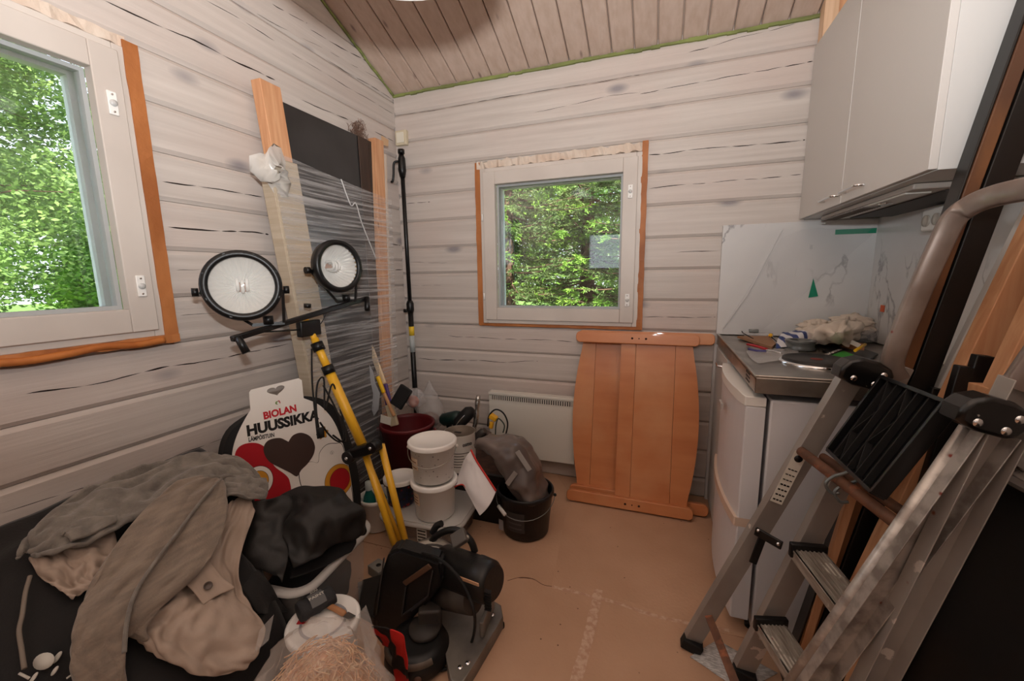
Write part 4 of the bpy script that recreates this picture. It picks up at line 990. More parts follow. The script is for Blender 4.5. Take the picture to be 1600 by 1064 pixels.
# ------------------------------------------------------------------ timber and panels leaning at the right
dk = mat('dark_stained_wood', rgb(64, 46, 34), rgb(44, 32, 26), sc=(30, 30, 3), rough=.45)
bk_ = mat('black_painted_wood', rgb(18, 17, 16), rgb(14, 13, 13), sc=(20, 20, 3), rough=.4)
edgebr = mat('worn_brown_edge', rgb(128, 84, 50), rgb(84, 54, 36), sc=(12, 12, 4), rough=.5)
def leaner(name, label, cat, lines, group=None):
    """lines: (part, p_bottom, p_top, width, depth, material)"""
    base = lines[0][1]; t = empty(name, (base.x, base.y, 0), label, cat, group)
    for nm, p, q, w, dep, m in lines: MB().beam(p, q, w, dep, V((0, 1, 0)), bev=.002).build(nm, m, t)
    return t
def ln(u0, v0, y0, u1, v1, y1, zb=.004, k=0.0):
    p, q = PY(u0, v0, y0), PY(u1, v1, y1); d = q-p; b = p+d*((zb-p.z)/d.z); return b, q+d.normalized()*k
p, q = ln(1400, 590, 1.270, 1545, 190, 1.270, k=.42)
off = V((1, 0, -.17)).normalized()
leaner('door_jamb', 'long dark-stained door jamb with a worn brown edge, leaning at the cabinet side', 'door jamb',
    [('jamb', p+off*.040, q+off*.040, .046, .060, bk_), ('worn_edge', p+off*.002, q+off*.002, .026, .050, edgebr), ('rebate', p+off*.016, q+off*.016, .008, .038, bk_), ('outer_edge', p-off*.014, q-off*.014, .005, .046, bk_)])
p, q = ln(1262, 990, 1.252, 1385, 600, 1.252, k=.0)
leaner('pine_lath', 'thin pine lath leaning beside the fridge, seen low through the ladder', 'lath', [('lath', p, q, .020, .020, pinem)])
p, q = ln(1356, 905, 1.190, 1578, 450, 1.190, k=.50)
p2, q2 = ln(1396, 962, 1.105, 1580, 580, 1.105, k=.62)
pf = leaner('pine_trestle', 'bare pine frame with two stiles leaning at the right behind the ladder', 'frame', [('stile', p, q, .046, .040, pinem), ('stile', p2, q2, .044, .040, pinem)])
r0_, r1_ = PY(1462, 608, 1.17), PY(1535, 628, 1.105)
MB().beam(p.lerp(q, (r0_.z-p.z)/(q.z-p.z)), p2.lerp(q2, (r0_.z-p2.z)/(q2.z-p2.z)), .036, .050, V((0, 0, 1)), bev=.002).build('cross_rail', pinem, pf)
w0, w1 = ln(1500, 520, 1.265, 1560, 400, 1.265, k=.3)
leaner('white_profile', 'white plastic profile standing behind the pine frame', 'profile', [('profile', w0+V((.02, 0, 0)), w1+V((.02, 0, 0)), .030, .02, whiteplastic)])
m0, m1 = ln(1465, 1000, 1.235, 1505, 800, 1.235, k=.42)
m0, m1 = V((.50, 1.235, .004)), V((.66, 1.235, 1.06))
leaner('black_board', 'black board standing between the dark jamb and the pine frame', 'board', [('board', V((.515, 1.222, .004)), V((.655, 1.222, .93)), .085, .014, bk_)])
# black tubes stored in the pine frame
for k, (u, v, h_) in enumerate(((1508, 572, .98), (1536, 555, 1.04))):
    tpp = PY(u, v, 1.16); t = empty('black_tube', (tpp.x-.06, 1.16, 0), ('shorter' if k == 0 else 'taller')+' black square tube standing inside the pine frame', 'tube')
    MB().beam(V((tpp.x-.11, 1.155, .004)), tpp, .030, .022, V((0, 1, 0)), bev=.002).build('tube', blackp, t)
# big black panel lower right
g0 = PY(1556, 738, .985); g1 = PY(1600, 752, .90); dxy = V((g1.x-g0.x, g1.y-g0.y, 0)).normalized()
lo0 = PY(1405, 1064, .985); sl_ = (g0-lo0); bot = g0-sl_*((g0.z-.004)/sl_.z)
ex = V((.09, -.996, 0)); W_ = .80
mb = MB(); nrm = sl_.normalized().cross(ex).normalized(); nrm = -nrm if nrm.x > 0 else nrm
quad_slab(mb, [bot, bot+ex*W_, g0+ex*W_, g0], .030, nrm)
bpn_ = empty('black_sheet', bot, 'large flat black panel leaning at the lower right of the picture', 'sheet')
mb.build('face', mat('black_panel', rgb(18, 16, 15), rgb(14, 13, 12), sc=(4, 4, 4), rough=.5), bpn_)
MB().beam(g0, g0+ex*W_, .006, .034, nrm).build('edge_band', mat('grey_edge', rgb(88, 82, 78), rough=.5), bpn_)
MB().beam(g0.lerp(bot, .02), bot.lerp(g0, .01), .006, .034, nrm).build('edge_band', bk_, bpn_)

# ------------------------------------------------------------------ flat seat pack in printed card
def plate(outlines, M, th, name, m, parent=None, origin=None):
    """filled 2D outlines (inner ones become holes) extruded by th along M's z"""
    cu = bpy.data.curves.new(name, 'CURVE'); cu.dimensions = '2D'; cu.fill_mode = 'BOTH'; cu.extrude = th/2
    for ol in outlines:
        s_ = cu.splines.new('POLY'); s_.points.add(len(ol)-1); s_.use_cyclic_u = True
        for k, (x, y) in enumerate(ol): s_.points[k].co = (x, y, 0, 1)
    t = bpy.data.objects.new(name, cu); COL.objects.link(t); bpy.context.view_layer.update()
    me = bpy.data.meshes.new_from_object(t); bpy.data.objects.remove(t)
    o0 = WLOC[parent.name] if parent else V(origin)
    for v in me.vertices: v.co = (M @ V((v.co.x, v.co.y, v.co.z+th/2)))-o0
    me.materials.clear(); me.materials.append(m)
    o = bpy.data.objects.new(name, me); COL.objects.link(o); WLOC[o.name] = o0.copy()
    if parent: o.parent = parent
    else: o.location = o0
    return o
def circ(cx, cy, r, n=40, ry=None): ry = ry or r; return [(cx+r*math.cos(2*PI*k/n), cy+ry*math.sin(2*PI*k/n)) for k in range(n)]
def c2d(pts, k=5): return [(p.x, p.y) for p in crom([(x, y, 0) for x, y in pts], k, closed=True)]
pk = empty('seat_pack', (-1.30, 1.1, 0), 'printed white card pack around a black foam seat, standing against the left wall', 'package')
PT = PX(432, 604, -1.395); ga = R(17.5); th_ = R(8)
exP = V((math.sin(ga), math.cos(ga), 0)); n0 = V((math.cos(ga), -math.sin(ga), 0))
eyP = V((-n0.x*math.sin(th_), -n0.y*math.sin(th_), math.cos(th_))); MP = frame(PT, exP, eyP); nP = exP.cross(eyP)
MPi = MP.inverted()
if (MP.to_3x3() @ V((0, 0, 1))).x < 0: raise Exception('pack faces the wall')
def pp(u, v):
    d = ray(u, v); o = CAMP; nz = MP.to_3x3() @ V((0, 0, 1)); t = (PT-o).dot(nz)/d.dot(nz); q = MPi @ (o+d*t); return (q.x, q.y)
def ppx(pts, k=5): return c2d([pp(u, v) for u, v in pts], k)
outline = [pp(u, v) for u, v in ((389, 613), (392, 609), (466, 591), (471, 594), (474, 622), (497, 632), (520, 655), (535, 690), (545, 735), (552, 790), (555, 850), (540, 890), (470, 905), (420, 890), (380, 850), (368, 800), (362, 750), (362, 712), (370, 680), (386, 655), (392, 641))]
bx, by = pp(545, 735)
# smooth lower body
body = [pp(u, v) for u, v in ((391, 640), (389, 613), (392, 609), (466, 591), (471, 594), (474, 622))]
rest = crom([(*pp(u, v), 0) for u, v in ((474, 622), (500, 634), (522, 660), (537, 700), (548, 750), (552, 800), (545, 850), (510, 890), (455, 895), (405, 865), (375, 820), (365, 770), (362, 715), (371, 678), (391, 640))], 5)
card_out = body+[(p.x, p.y) for p in rest[1:-1]]
def heart(cx, cy, w, h, rot=0):
    pts = []
    for k in range(40):
        t = 2*PI*k/40; x = 16*math.sin(t)**3/17; y = (13*math.cos(t)-5*math.cos(2*t)-2*math.cos(3*t)-math.cos(4*t))/15
        x, y = x*w/2, y*h/2; pts.append((cx+x*math.cos(rot)-y*math.sin(rot), cy+x*math.sin(rot)+y*math.cos(rot)))
    return pts
hx, hy = pp(431, 610)
cardw = mat('printed_white_card', rgb(238, 234, 228), rough=.5)
M1 = MP @ Matrix.Translation((0, 0, 0))
plate([card_out, heart(hx, hy, .070, .038, .05)], M1, .003, 'card', cardw, pk)
seatb = mat('black_foam', rgb(24, 24, 25), rough=.8)
so2 = [(x*1.07+(-.004 if x < 0 else .012), y*1.0+.012) for x, y in [(p.x, p.y) for p in crom([(*pp(u, v), 0) for u, v in ((395, 655), (430, 632), (470, 625), (505, 634), (526, 660), (541, 700), (552, 750), (556, 800), (548, 850), (510, 888), (455, 892), (405, 865), (372, 820), (362, 770), (358, 715), (369, 678))], 4, closed=True)]]
plate([so2], MP @ Matrix.Translation((0, 0, -.050)), .048, 'foam_seat', seatb, pk)
zc = .0032
def pr2(nm, ol, m, lay): return plate([ol] if isinstance(ol[0], tuple) else ol, MP @ Matrix.Translation((0, 0, zc+.00035*lay)), .0003, nm, m, pk)
redm = mat('print_red', rgb(176, 22, 36), rough=.5); yem = mat('print_yellow', rgb(214, 150, 44), rough=.5); lnm = mat('print_black', rgb(20, 18, 18), rough=.5); whm = mat('print_white', rgb(238, 234, 228), rough=.5); hbm = mat('print_brown', rgb(66, 50, 46), rough=.5)
clipx = [p for p in card_out]
# red blossom at left, yellow-ringed blossom at right, small flower, big heart
pr2('blossom', ppx([(368, 705), (380, 694), (400, 692), (415, 700), (424, 715), (428, 728), (446, 742), (452, 752), (454, 772), (444, 788), (420, 800), (395, 812), (377, 790), (368, 760), (365, 730)]), redm, 1)
cx, cy = pp(403, 752); pr2('blossom_ring', circ(cx, cy, .052, 40, .058), lnm, 2); pr2('blossom_ring', circ(cx, cy, .050, 40, .056), whm, 3); pr2('blossom_core', circ(cx, cy, .036, 40, .040), lnm, 4); pr2('blossom_core', circ(cx, cy, .0345, 40, .0385), yem, 5)
w_ol = [(472, 764), (466, 742), (470, 728), (484, 721), (496, 722), (499, 706), (510, 694), (524, 692), (534, 694), (541, 720), (547, 750), (551, 788), (540, 800), (510, 790), (492, 782), (488, 772)]
pr2('cloud_outline', ppx(w_ol), lnm, 1); 
ccx, ccy = sum(pp(*q)[0] for q in w_ol)/len(w_ol), sum(pp(*q)[1] for q in w_ol)/len(w_ol)
pr2('cloud', [(ccx+(x-ccx)*.975, ccy+(y-ccy)*.98) for x, y in ppx(w_ol)], whm, 2)
cx, cy = pp(529, 750); ed = pp(548, 750)[0]
def clipr(ol): return [(min(x, lim(y)-.002), y) for x, y in ol]
rp_ = [(p.x, p.y) for p in rest]
def lim(y):
    b = [x for x, yy in rp_ if abs(yy-y) < .03 and x > 0]; return max(b) if b else .2
pr2('blossom_ring', clipr(circ(cx, cy, .064, 40, .070)), lnm, 3); pr2('blossom_ring', clipr(circ(cx, cy, .0625, 40, .0685)), yem, 4); pr2('blossom_core', clipr(circ(cx+.004, cy, .046, 40, .051)), lnm, 5); pr2('blossom_core', clipr(circ(cx+.004, cy, .0445, 40, .0495)), redm, 6)
fx, fy = pp(503, 676)
def petal(s_): return [(fx+(.021+.0042*math.cos(6*a))*s_*math.cos(a), fy+(.0215+.0042*math.cos(6*a))*s_*math.sin(a)) for a in [2*PI*k/72 for k in range(72)]]
pr2('flower', petal(1.06), lnm, 1); pr2('flower', petal(1.0), yem, 2); pr2('flower_core', circ(fx, fy, .0095), redm, 3)
hxx, hyy = pp(450, 712); 
hol_ = [pp(u, v) for u, v in ((450, 690), (457, 680), (470, 676), (484, 682), (491, 696), (489, 710), (480, 724), (470, 734), (463, 744), (452, 738), (436, 730), (420, 721), (412, 708), (412, 696), (420, 687), (436, 684), (446, 688))]
pr2('heart', [pp(450, 690)]+[(p.x, p.y) for p in crom([(x, y, 0) for x, y in hol_], 4)[1:-1]], hbm, 4)
cx, cy = pp(518, 707); pr2('mark', [circ(cx, cy, .0075), circ(cx, cy, .0068)], lnm, 3)
pr2('mark', [(cx-.002, cy-.004), (cx+.0002, cy-.001), (cx-.0015, cy+.003), (cx, cy+.0035), (cx+.0015, cy), (cx+.0005, cy-.0045)], lnm, 3)
def label_text(txt, u0, v0, u1, v1, hpx, m, bold=0.0, lay=2):
    a = V((*pp(u0, v0), 0)); b = V((*pp(u1, v1), 0)); c = V((*pp(u0+1, v0-hpx), 0)); h_ = (c-a).length
    ang = math.atan2(b.y-a.y, b.x-a.x); Mt = MP @ Matrix.Translation((a.x, a.y, zc+.0003*lay)) @ Matrix.Rotation(ang, 4, 'Z')
    return text_mesh(txt, Mt, h_/.70, m, 'lettering', pk, .0002, bold, (b-a).length)
label_text('BIOLAN', 412, 655, 463, 642, 11, mat('print_red_text', rgb(196, 30, 44), rough=.5), .0016)
label_text('HUUSSIKKA', 386, 681, 498, 654, 16, lnm, .0026)
label_text('LÄMPÖISTUIN', 388, 690, 428, 682, 6.5, lnm, .0006)
# rooster emblem: green leaf curl, red comb, pale face
cx, cy = pp(434, 629)
pr2('emblem', circ(cx-.004, cy, .0065, 20), mat('print_green', rgb(110, 140, 70), rough=.5), 1); pr2('emblem', circ(cx, cy-.001, .0048, 20), whm, 2)
pr2('emblem', [(cx-.001, cy+.005), (cx+.001, cy+.010), (cx+.003, cy+.006), (cx+.005, cy+.009), (cx+.006, cy+.004), (cx+.008, cy), (cx+.006, cy-.006), (cx+.004, cy-.002), (cx+.004, cy+.003)], redm, 3)
pr2('emblem', circ(cx, cy+.0005, .0010, 8), lnm, 3)

def bag_surface(c, rx, ry, rz, seed, n=40, m=24, crease=.12, peak=0.0, flat=0.0):
    c = V(c); G = []
    for i in range(m+1):
        th = PI*(.001+.998*i/m); row = []
        for k in range(n):
            a = 2*PI*k/n; d = V((math.sin(th)*math.cos(a), math.sin(th)*math.sin(a), math.cos(th)))
            f = 1+crease*(abs(noise.noise(d*2.2+V((seed, 0, 0))))*1.6-.3)+crease*.45*abs(noise.noise(d*6+V((seed, 3, 0))))-crease*.3*abs(noise.noise(V((a*4, seed, d.z*1.2))))
            p = V((d.x*rx*f, d.y*ry*f, d.z*rz*(1+.4*crease*noise.noise(d*3+V((0, seed, 0))))))
            if peak and d.z > 0: t_ = d.z; p.x *= 1-peak*t_*.8; p.y *= 1-peak*t_*.8; p.z *= 1+peak*t_*.5
            if flat and d.z < 0: p.z *= (1-flat)
            row.append(c+p)
        G.append(row)
    return G
# ------------------------------------------------------------------ clear storage boxes
clearp = mat('clear_box_plastic', rgb(214, 212, 210), rough=0.2, alpha=0.22)
rimp = mat('clear_box_rim', rgb(220, 218, 214), rough=0.25, alpha=0.62)
def rrect(x0, y0, x1, y1, r, n=6):
    o = []
    for cx, cy, a in ((x1-r, y0+r, -90), (x1-r, y1-r, 0), (x0+r, y1-r, 90), (x0+r, y0+r, 180)):
        for k in range(n+1): an = R(a+90*k/n); o.append((cx+r*math.cos(an), cy+r*math.sin(an)))
    return o
def tote(name, label, cx, cy, w, d, h, rz, lip=.022, lid=False, taper=.88):
    t = empty(name, (cx, cy, 0), label, 'storage box'); Mr_ = Matrix.Translation((cx, cy, 0)) @ Matrix.Rotation(rz, 4, 'Z')
    mb = MB(); prof = [(taper, .004), (taper+.02, .012), (1.0, h-.01), (1.0, h)]; rings = []
    for s_, z in prof: rings.append([Mr_ @ V((x*s_, y*s_, z)) for x, y in rrect(-w/2, -d/2, w/2, d/2, .05)])
    G = rings; vs = mb.grid(G, True, closed_v=True); mb._f(vs[0][::-1]); mb.build('tub', clearp, t)
    rm = MB(); G = []
    for dx, z in ((0, h-.004), (0, h+.004), (lip, h+.003), (lip+.003, h-.010), (lip, h-.012), (lip-.003, h-.002)):
        G.append([Mr_ @ V((x, y, z)) for x, y in rrect(-w/2-dx, -d/2-dx, w/2+dx, d/2+dx, .05+dx)])
    rm.grid(G, True, closed_v=True); rm.build('rim', rimp, t)
    if lid:
        l = MB(); q = [V((x, y, 0)) for x, y in rrect(-w/2-lip*.6, -d/2-lip*.6, w/2+lip*.6, d/2+lip*.6, .06)]
        A = [l.b.verts.new(Mr_ @ (p+V((0, 0, h+.0045)))) for p in q]; B = [l.b.verts.new(Mr_ @ (p+V((0, 0, h+.0085)))) for p in q]; l._f(A[::-1]); l._f(B)
        for k in range(len(q)): l._f([A[k], A[(k+1) % len(q)], B[(k+1) % len(q)], B[k]])
        l.build('lid', rimp, t)
    return t
tote('storage_box', 'clear plastic storage box filled with black clothes beside the seat pack', -1.135, .975, .29, .35, .285, R(6))
fc_ = empty('folded_clothes', (-1.135, .975, .006), 'dark folded clothes packed inside the clear storage box', 'clothes')
mb = MB(); mb.grid(bag_surface((-1.135, .975, .13), .125, .155, .12, 44, crease=.12, n=32, m=20), True, closed_v=True); mb.build('fabric', mat('dark_fabric', rgb(22, 22, 24), rough=.85), fc_)
tb2 = tote('storage_box', 'shallow clear plastic box with lid under the white buckets', -.985, 1.575, .37, .30, .138, R(4), lid=True)
q = PY(650, 845, 1.425)
lb = MB().box((-.955, 1.428, .075), (.050, .001, .062)).build('label', mat('label_white', rgb(214, 210, 200), rough=.6), tb2)
for k in range(4): MB().box((-.955, 1.4272, .052+k*.015), (.040, .0006, .006)).build('print_line', lnm, lb)
MB().box((-.85, 1.57, .07), (.07, .18, .09), bev=.004).build('contents', mat('dark_contents', rgb(92, 66, 54), rgb(60, 44, 38), sc=(20, 20, 20), rough=.8), tb2)
MB().box((-1.03, 1.57, .06), (.16, .20, .08), bev=.01).build('contents', mat('brown_contents', rgb(130, 96, 78), rgb(96, 70, 58), sc=(12, 12, 12), rough=.8), tb2)

# ------------------------------------------------------------------ buckets and tins
bw_ = mat('bucket_white', rgb(245, 243, 239), rough=0.38)
bwd = mat('bucket_white_stained', rgb(240, 237, 232), rgb(222, 217, 210), sc=(8, 8, 8), rough=0.4, spots=(rgb(90, 84, 80), (40, 40, 40), .16))
def bucket(name, label, c, r0, r1, h, m, cat='bucket', lid=None, group=None, bail=None, rim=.006, sticker_=None, nrb=1):
    c = V(c); t = empty(name, c, label, cat, group)
    prof = [(0, .002), (r0-.004, .002), (r0, .006), (r1, h-.02), (r1+rim, h-.018), (r1+rim, h-.004), (r1+rim*.6, h), (r1-.002, h), (r1-.004, h-.02), (r0-.004, .01), (0, .008)]
    MB().lathe(prof, c, n=40).build('tub', m, t)
    if lid:
        l = MB().lathe([(r1+rim+.004, h-.014), (r1+rim+.005, h+.002), (r1+rim+.001, h+.006), (r1-.002, h+.006), (r1-.006, h+.001), (0, h+.001)], c, n=44).build('lid', lid, t)
    if bail:
        a, drop, mm, grip = bail; s_ = V((math.cos(a), math.sin(a), 0)); f_ = V((-s_.y, s_.x, 0))
        if f_.y > 0: f_ = -f_
        pts = []
        for k in range(17):
            q = PI*k/16; pts.append(c+s_*math.cos(q)*(r1+rim+.004)+f_*math.sin(q)*(r1+rim+.012)+V((0, 0, h-.028-drop*math.sin(q))))
        b_ = MB().tube(pts, .0018, 6).build('bail_handle', mm, t)
        if grip: g_ = pts[grip]; g2 = pts[grip+2]; MB().tube([g_, g2], .0085, 10).build('grip', whiteplastic, b_)
        for e in (pts[0], pts[-1]): MB().ball(e, .008, n=8, m=6).build('bail_lug', m, t)
    if sticker_:
        a, z, w, hh, mm = sticker_; mb = MB(); rr = lambda zz: r0+(r1-r0)*(zz/(h-.02))+.0009
        G = [[c+V((math.cos(a+w*(i/6-.5))*rr(zz), math.sin(a+w*(i/6-.5))*rr(zz), zz)) for i in range(7)] for zz in (z, z+hh)]
        sk = mb.grid(G) and mb.build('sticker', mm, t)
        for k in range(3):
            G = [[c+V((math.cos(a+w*(i/6*.7-.35))*(rr(zz)+.0006), math.sin(a+w*(i/6*.7-.35))*(rr(zz)+.0006), zz)) for i in range(7)] for zz in (z+hh*(.15+.25*k), z+hh*(.23+.25*k))]
            mb = MB(); mb.grid(G); mb.build('print_line', (mat('print_brown_line', rgb(110, 74, 56), rough=.6) if mm is beige else mat('print_grey_line', rgb(78, 76, 76), rough=.6)), sk)
    return t
beige = mat('beige_sticker', rgb(214, 190, 166), rough=.6)
bz = .148
B1 = V((-.926, 1.505, bz)); 
bucket('white_bucket', 'clean white lidded bucket, the lower of the two stacked buckets', B1, .086, .094, .165, bw_, lid=bw_, sticker_=(R(238), .075, .62, .055, beige), group='white paint buckets')
bucket('white_bucket', 'paint-splashed white lidded bucket with wire handle, topmost of the stack', B1+V((0, 0, .174)), .088, .097, .172, bwd, lid=bw_, sticker_=(R(240), .065, .62, .055, beige), bail=(R(20), .05, steel, None), group='white paint buckets')
berry = mat('berry_print', rgb(40, 44, 84), rgb(24, 24, 40), sc=(60, 60, 60), rough=.45, spots=(rgb(214, 56, 44), (52, 52, 52), .36), lo=.4, hi=.6)
bucket('small_tub', 'small tub printed with red and blue berries under a white lid', (-1.125, 1.53, bz), .060, .068, .130, berry, 'tub', lid=bw_)
bucket('white_tub', 'white tub holding the teal spray bottles behind the tripod legs', (-1.262, 1.515, .004), .066, .075, .165, bw_, 'tub')
def bottle(label, c, r, h, m, capm, grp):
    t = empty('cleaner_bottle', c, label, 'bottle', grp)
    MB().lathe([(0, 0), (r*.9, 0), (r, .008), (r, h*.55), (r*.85, h*.68), (r*.42, h*.80), (r*.38, h*.86), (0, h*.86)], c, n=24).build('bottle', m, t)
    MB().lathe([(r*.5, h*.82), (r*.52, h*.84), (r*.50, h), (0, h)], c, n=20).build('cap', capm, t)
    MB().lathe([(r+.0008, h*.12), (r+.0008, h*.48)], c, n=20, a0=R(200), a1=R(320), up=(1, 0, 0)).build('label', mat('bottle_label', rgb(70, 140, 150), rough=.5), t)
bottle('teal bottle with a pale cap in the white tub, nearer the wall', (-1.288, 1.50, .015), .030, .225, mat('teal_liquid', rgb(36, 110, 104), rough=.15), mat('pale_cap', rgb(206, 214, 210), rough=.4), 'cleaner bottles')
bottle('clear blue bottle with a white cap in the white tub, nearer the buckets', (-1.234, 1.525, .015), .028, .200, mat('blue_liquid', rgb(80, 140, 150), rough=.15), bw_, 'cleaner bottles')
t = empty('green_packet', (-1.19, 1.70, .0), 'crumpled green packet glimpsed behind the tripod legs', 'packet')
MB().ball((-1.19, 1.715, .12), .055, .04, .115, n=12, m=8).build('packet', mat('green_foil', rgb(40, 120, 50), rgb(30, 84, 40), sc=(20, 20, 20), rough=.3), t)

# wine red tub with brushes
RB = V((-1.255, 1.80, .004)); redp = mat('wine_red_plastic', rgb(98, 26, 30), rough=.42)
bucket('wine_red_tub', 'tall wine-red plastic tub full of brushes and bags by the wrapped door', RB, .112, .138, .435, redp, 'tub', rim=.008)
tr2 = COL.objects['wine_red_tub']
for s_ in (-1, 1):
    e = RB+V((s_*.146, -.02, .385)); MB().tube(crom([e+V((0, -.04, .02)), e+V((s_*.022, -.02, .0)), e+V((s_*.022, .03, .0)), e+V((0, .05, .02))], 5), .007, 8).build('handle', redp, tr2)
q = PY(603, 656, 1.672); lb = MB().box((q.x, q.y-.002, q.z), (.062, .002, .042), Matrix.Rotation(R(10), 3, 'Y')).build('label', mat('label_white', rgb(214, 210, 200), rough=.6), tr2)
br_ = empty('paint_brush', (-1.42, 1.85, .30), 'long flat wooden brush handle with purple and yellow band in the red tub', 'brush')
h0, h1 = PY(600, 600, 1.79), PY(577, 536, 1.82)
MB().beam(h0, h1, .034, .012, V((0, 1, 0)), bev=.005).build('handle', mat('brush_wood', rgb(222, 198, 164), rough=.5), br_)
MB().beam(PY(608, 632, 1.78), h0, .038, .014, V((0, 1, 0)), bev=.003).build('band', mat('purple_band', rgb(84, 62, 120), rough=.4), br_)
MB().beam(PY(617, 665, 1.77), PY(608, 632, 1.78), .046, .02, V((0, 1, 0)), bev=.004).build('bristles', mat('bristles', rgb(196, 180, 150), rough=.8), br_)
sc_ = empty('scraper', (-1.42, 1.82, .30), 'tool with a yellow grip and wooden shaft leaning in the red tub', 'scraper')
MB().beam(PY(590, 588, 1.77), PY(600, 614, 1.765), .020, .018, V((0, 1, 0)), bev=.006).build('grip', mat('tool_yellow', rgb(240, 190, 30), rough=.4), sc_)
MB().beam(PY(600, 614, 1.765), PY(616, 650, 1.76), .017, .014, V((0, 1, 0)), bev=.004).build('shaft', mat('shaft_wood', rgb(206, 154, 108), rough=.5), sc_)
tr3 = empty('plastic_spatula', (-1.45, 1.82, .30), 'translucent grey plastic spatula at the left rim of the red tub', 'spatula')
qs = [PY(u, v, 1.72) for u, v in ((577, 571), (582, 580), (586, 600), (593, 615), (591, 640), (584, 650), (581, 640), (583, 615), (579, 596))]
mb = MB(); A = [mb.b.verts.new(p) for p in qs]; B = [mb.b.verts.new(p+V((.0, .004, 0))) for p in qs]; mb._f(A); mb._f(B[::-1])
for k in range(len(qs)): mb._f([A[k], A[(k+1) % len(qs)], B[(k+1) % len(qs)], B[k]])
mb.build('blade', mat('frosted_plastic', rgb(186, 188, 192), rough=.3, alpha=.75), tr3)
pdl = empty('black_pad', PY(632, 625, 1.86), 'black rubber trowel pad sticking up from the red tub', 'pad')
Mq = frame(PY(628, 622, 1.77), (.82, 0, -.45), (.45, .25, .82)); MB().box(PY(627, 620, 1.77), (.075, .118, .022), Mq.to_3x3(), .006).build('pad', blackr, pdl)

def bag(name, label, c, rx, ry, rz, seed, m, cat='plastic bag', part='bag', **k):
    t = empty(name, (c[0], c[1], c[2]-rz), label, cat); mb = MB(); mb.grid(bag_surface(c, rx, ry, rz, seed, **k), True, closed_v=True); mb.build(part, m, t); return t
clearbag = mat('clear_bag', rgb(214, 212, 212), rough=.14, alpha=.34, bump=.4, bsc=(30, 30, 30))
q = PY(648, 622, 1.85); t = bag('clear_bag', 'clear bag with orange scraps inside, bulging out of the red tub', q, .055, .04, .055, 5, clearbag, crease=.4)
MB().ball(q+V((-.01, 0, -.02)), .034, .026, .034, n=10, m=7).build('orange_scraps', mat('orange_scraps', rgb(206, 110, 70), rgb(150, 60, 40), sc=(40, 40, 40), rough=.6), t)
q = PY(672, 640, 2.06); t = bag('clear_bag', 'peaked clear plastic bag standing between the red tub and the radiator', q, .085, .06, .125, 8, clearbag, crease=.3, peak=.75)
MB().ball(q+V((0, 0, -.06)), .06, .04, .045, n=12, m=8).build('contents', mat('pinkish_contents', rgb(150, 118, 104), rgb(120, 94, 84), sc=(30, 30, 30), rough=.6), t)

# crate with tin, drill, foil tube and cables behind the buckets
ct = empty('black_crate', (-.86, 1.93, 0), 'black plastic crate on the floor behind the white buckets', 'crate')
cc_ = V((-.86, 1.90, 0)); mb = MB()
for a in ((0, 0, .006, .40, .36, .012), (-.195, 0, .13, .01, .36, .25), (.195, 0, .13, .01, .36, .25), (0, -.175, .13, .40, .01, .25), (0, .175, .13, .40, .01, .25), (0, -.18, .25, .42, .02, .015), (0, .18, .25, .42, .02, .015), (-.2, 0, .25, .02, .38, .015), (.2, 0, .25, .02, .38, .015)):
    mb.box(cc_+V(a[:3]), a[3:], bev=.002)
mb.build('crate', blackp, ct)
MB().box(cc_+V((0, 0, .2)), (.37, .33, .08), bev=.02).build('contents', mat('dark_contents', rgb(92, 66, 54), rgb(60, 44, 38), sc=(20, 20, 20), rough=.8), ct)
tin = empty('paint_tin', (-.905, 1.765, .245), 'white oil paint tin with dull metal lid behind the topmost bucket', 'tin')
tc_ = V((-.930, 1.775, .245)); tinm = mat('tin_paper', rgb(236, 233, 226), rough=.4)
MB().lathe([(0, 0), (.078, 0), (.080, .003), (.078, .006), (.078, .185), (.080, .188), (.080, .192)], tc_, n=36).build('can', tinm, tin)
lidt = MB().lathe([(.080, .190), (.076, .193), (.070, .186), (0, .186)], tc_, n=36).build('lid', mat('dull_tin', rgb(140, 128, 116), rgb(110, 98, 86), sc=(10, 10, 10), rough=.5, metal=.4), tin)
MB().box(tc_+V((-.005, -.01, .1872)), (.035, .014, .002)).build('slot', blackp, lidt)
Mt = frame(tc_+V((-.052, -.0595, .135)), (.93, -.36, 0), (0, 0, 1))
a0_ = R(228)
txm = mat('tin_black', rgb(30, 30, 32), rough=.5)
mb = text_mesh('osmo', frame(tc_+V((.0500, -.0700, .140)), (.574, .819, 0), (0, 0, 1)), .028, txm, 'lettering', tin, .0003, .0006, .052)
for k in range(6):
    mbx = MB(); z = .030+k*.014; G = [[tc_+V((.0788*math.cos(R(-98+12*i)), .0788*math.sin(R(-98+12*i)), zz)) for i in range(7 if k % 2 else 5)] for zz in (z, z+.0045)]; mbx.grid(G); mbx.build('print_line', mat('print_grey', rgb(120, 116, 112), rough=.5), tin)
dr2 = empty('power_drill', PY(705, 655, 1.95), 'dark green cordless drill lying on the crate behind the paint tin', 'drill')
dg = mat('dark_green_plastic', rgb(22, 44, 42), rough=.45)
q0, q1 = PY(692, 656, 1.97), PY(720, 650, 1.93)
MB().tube([q0, q0.lerp(q1, .1), q0.lerp(q1, .75), q1], [.028, .036, .036, .026], 16).build('body', dg, dr2)
MB().tube([q1, q1+(q1-q0).normalized()*.03], [.018, .012], 12).build('chuck', blackp, dr2)
MB().beam(q0.lerp(q1, .3), q0.lerp(q1, .3)+V((.03, 0, -.11)), .034, .04, V((0, 1, 0)), bev=.01).build('grip', blackp, dr2)
MB().box(q0.lerp(q1, .3)+V((.04, 0, -.12)), (.09, .06, .04), bev=.008).build('battery', blackp, dr2)
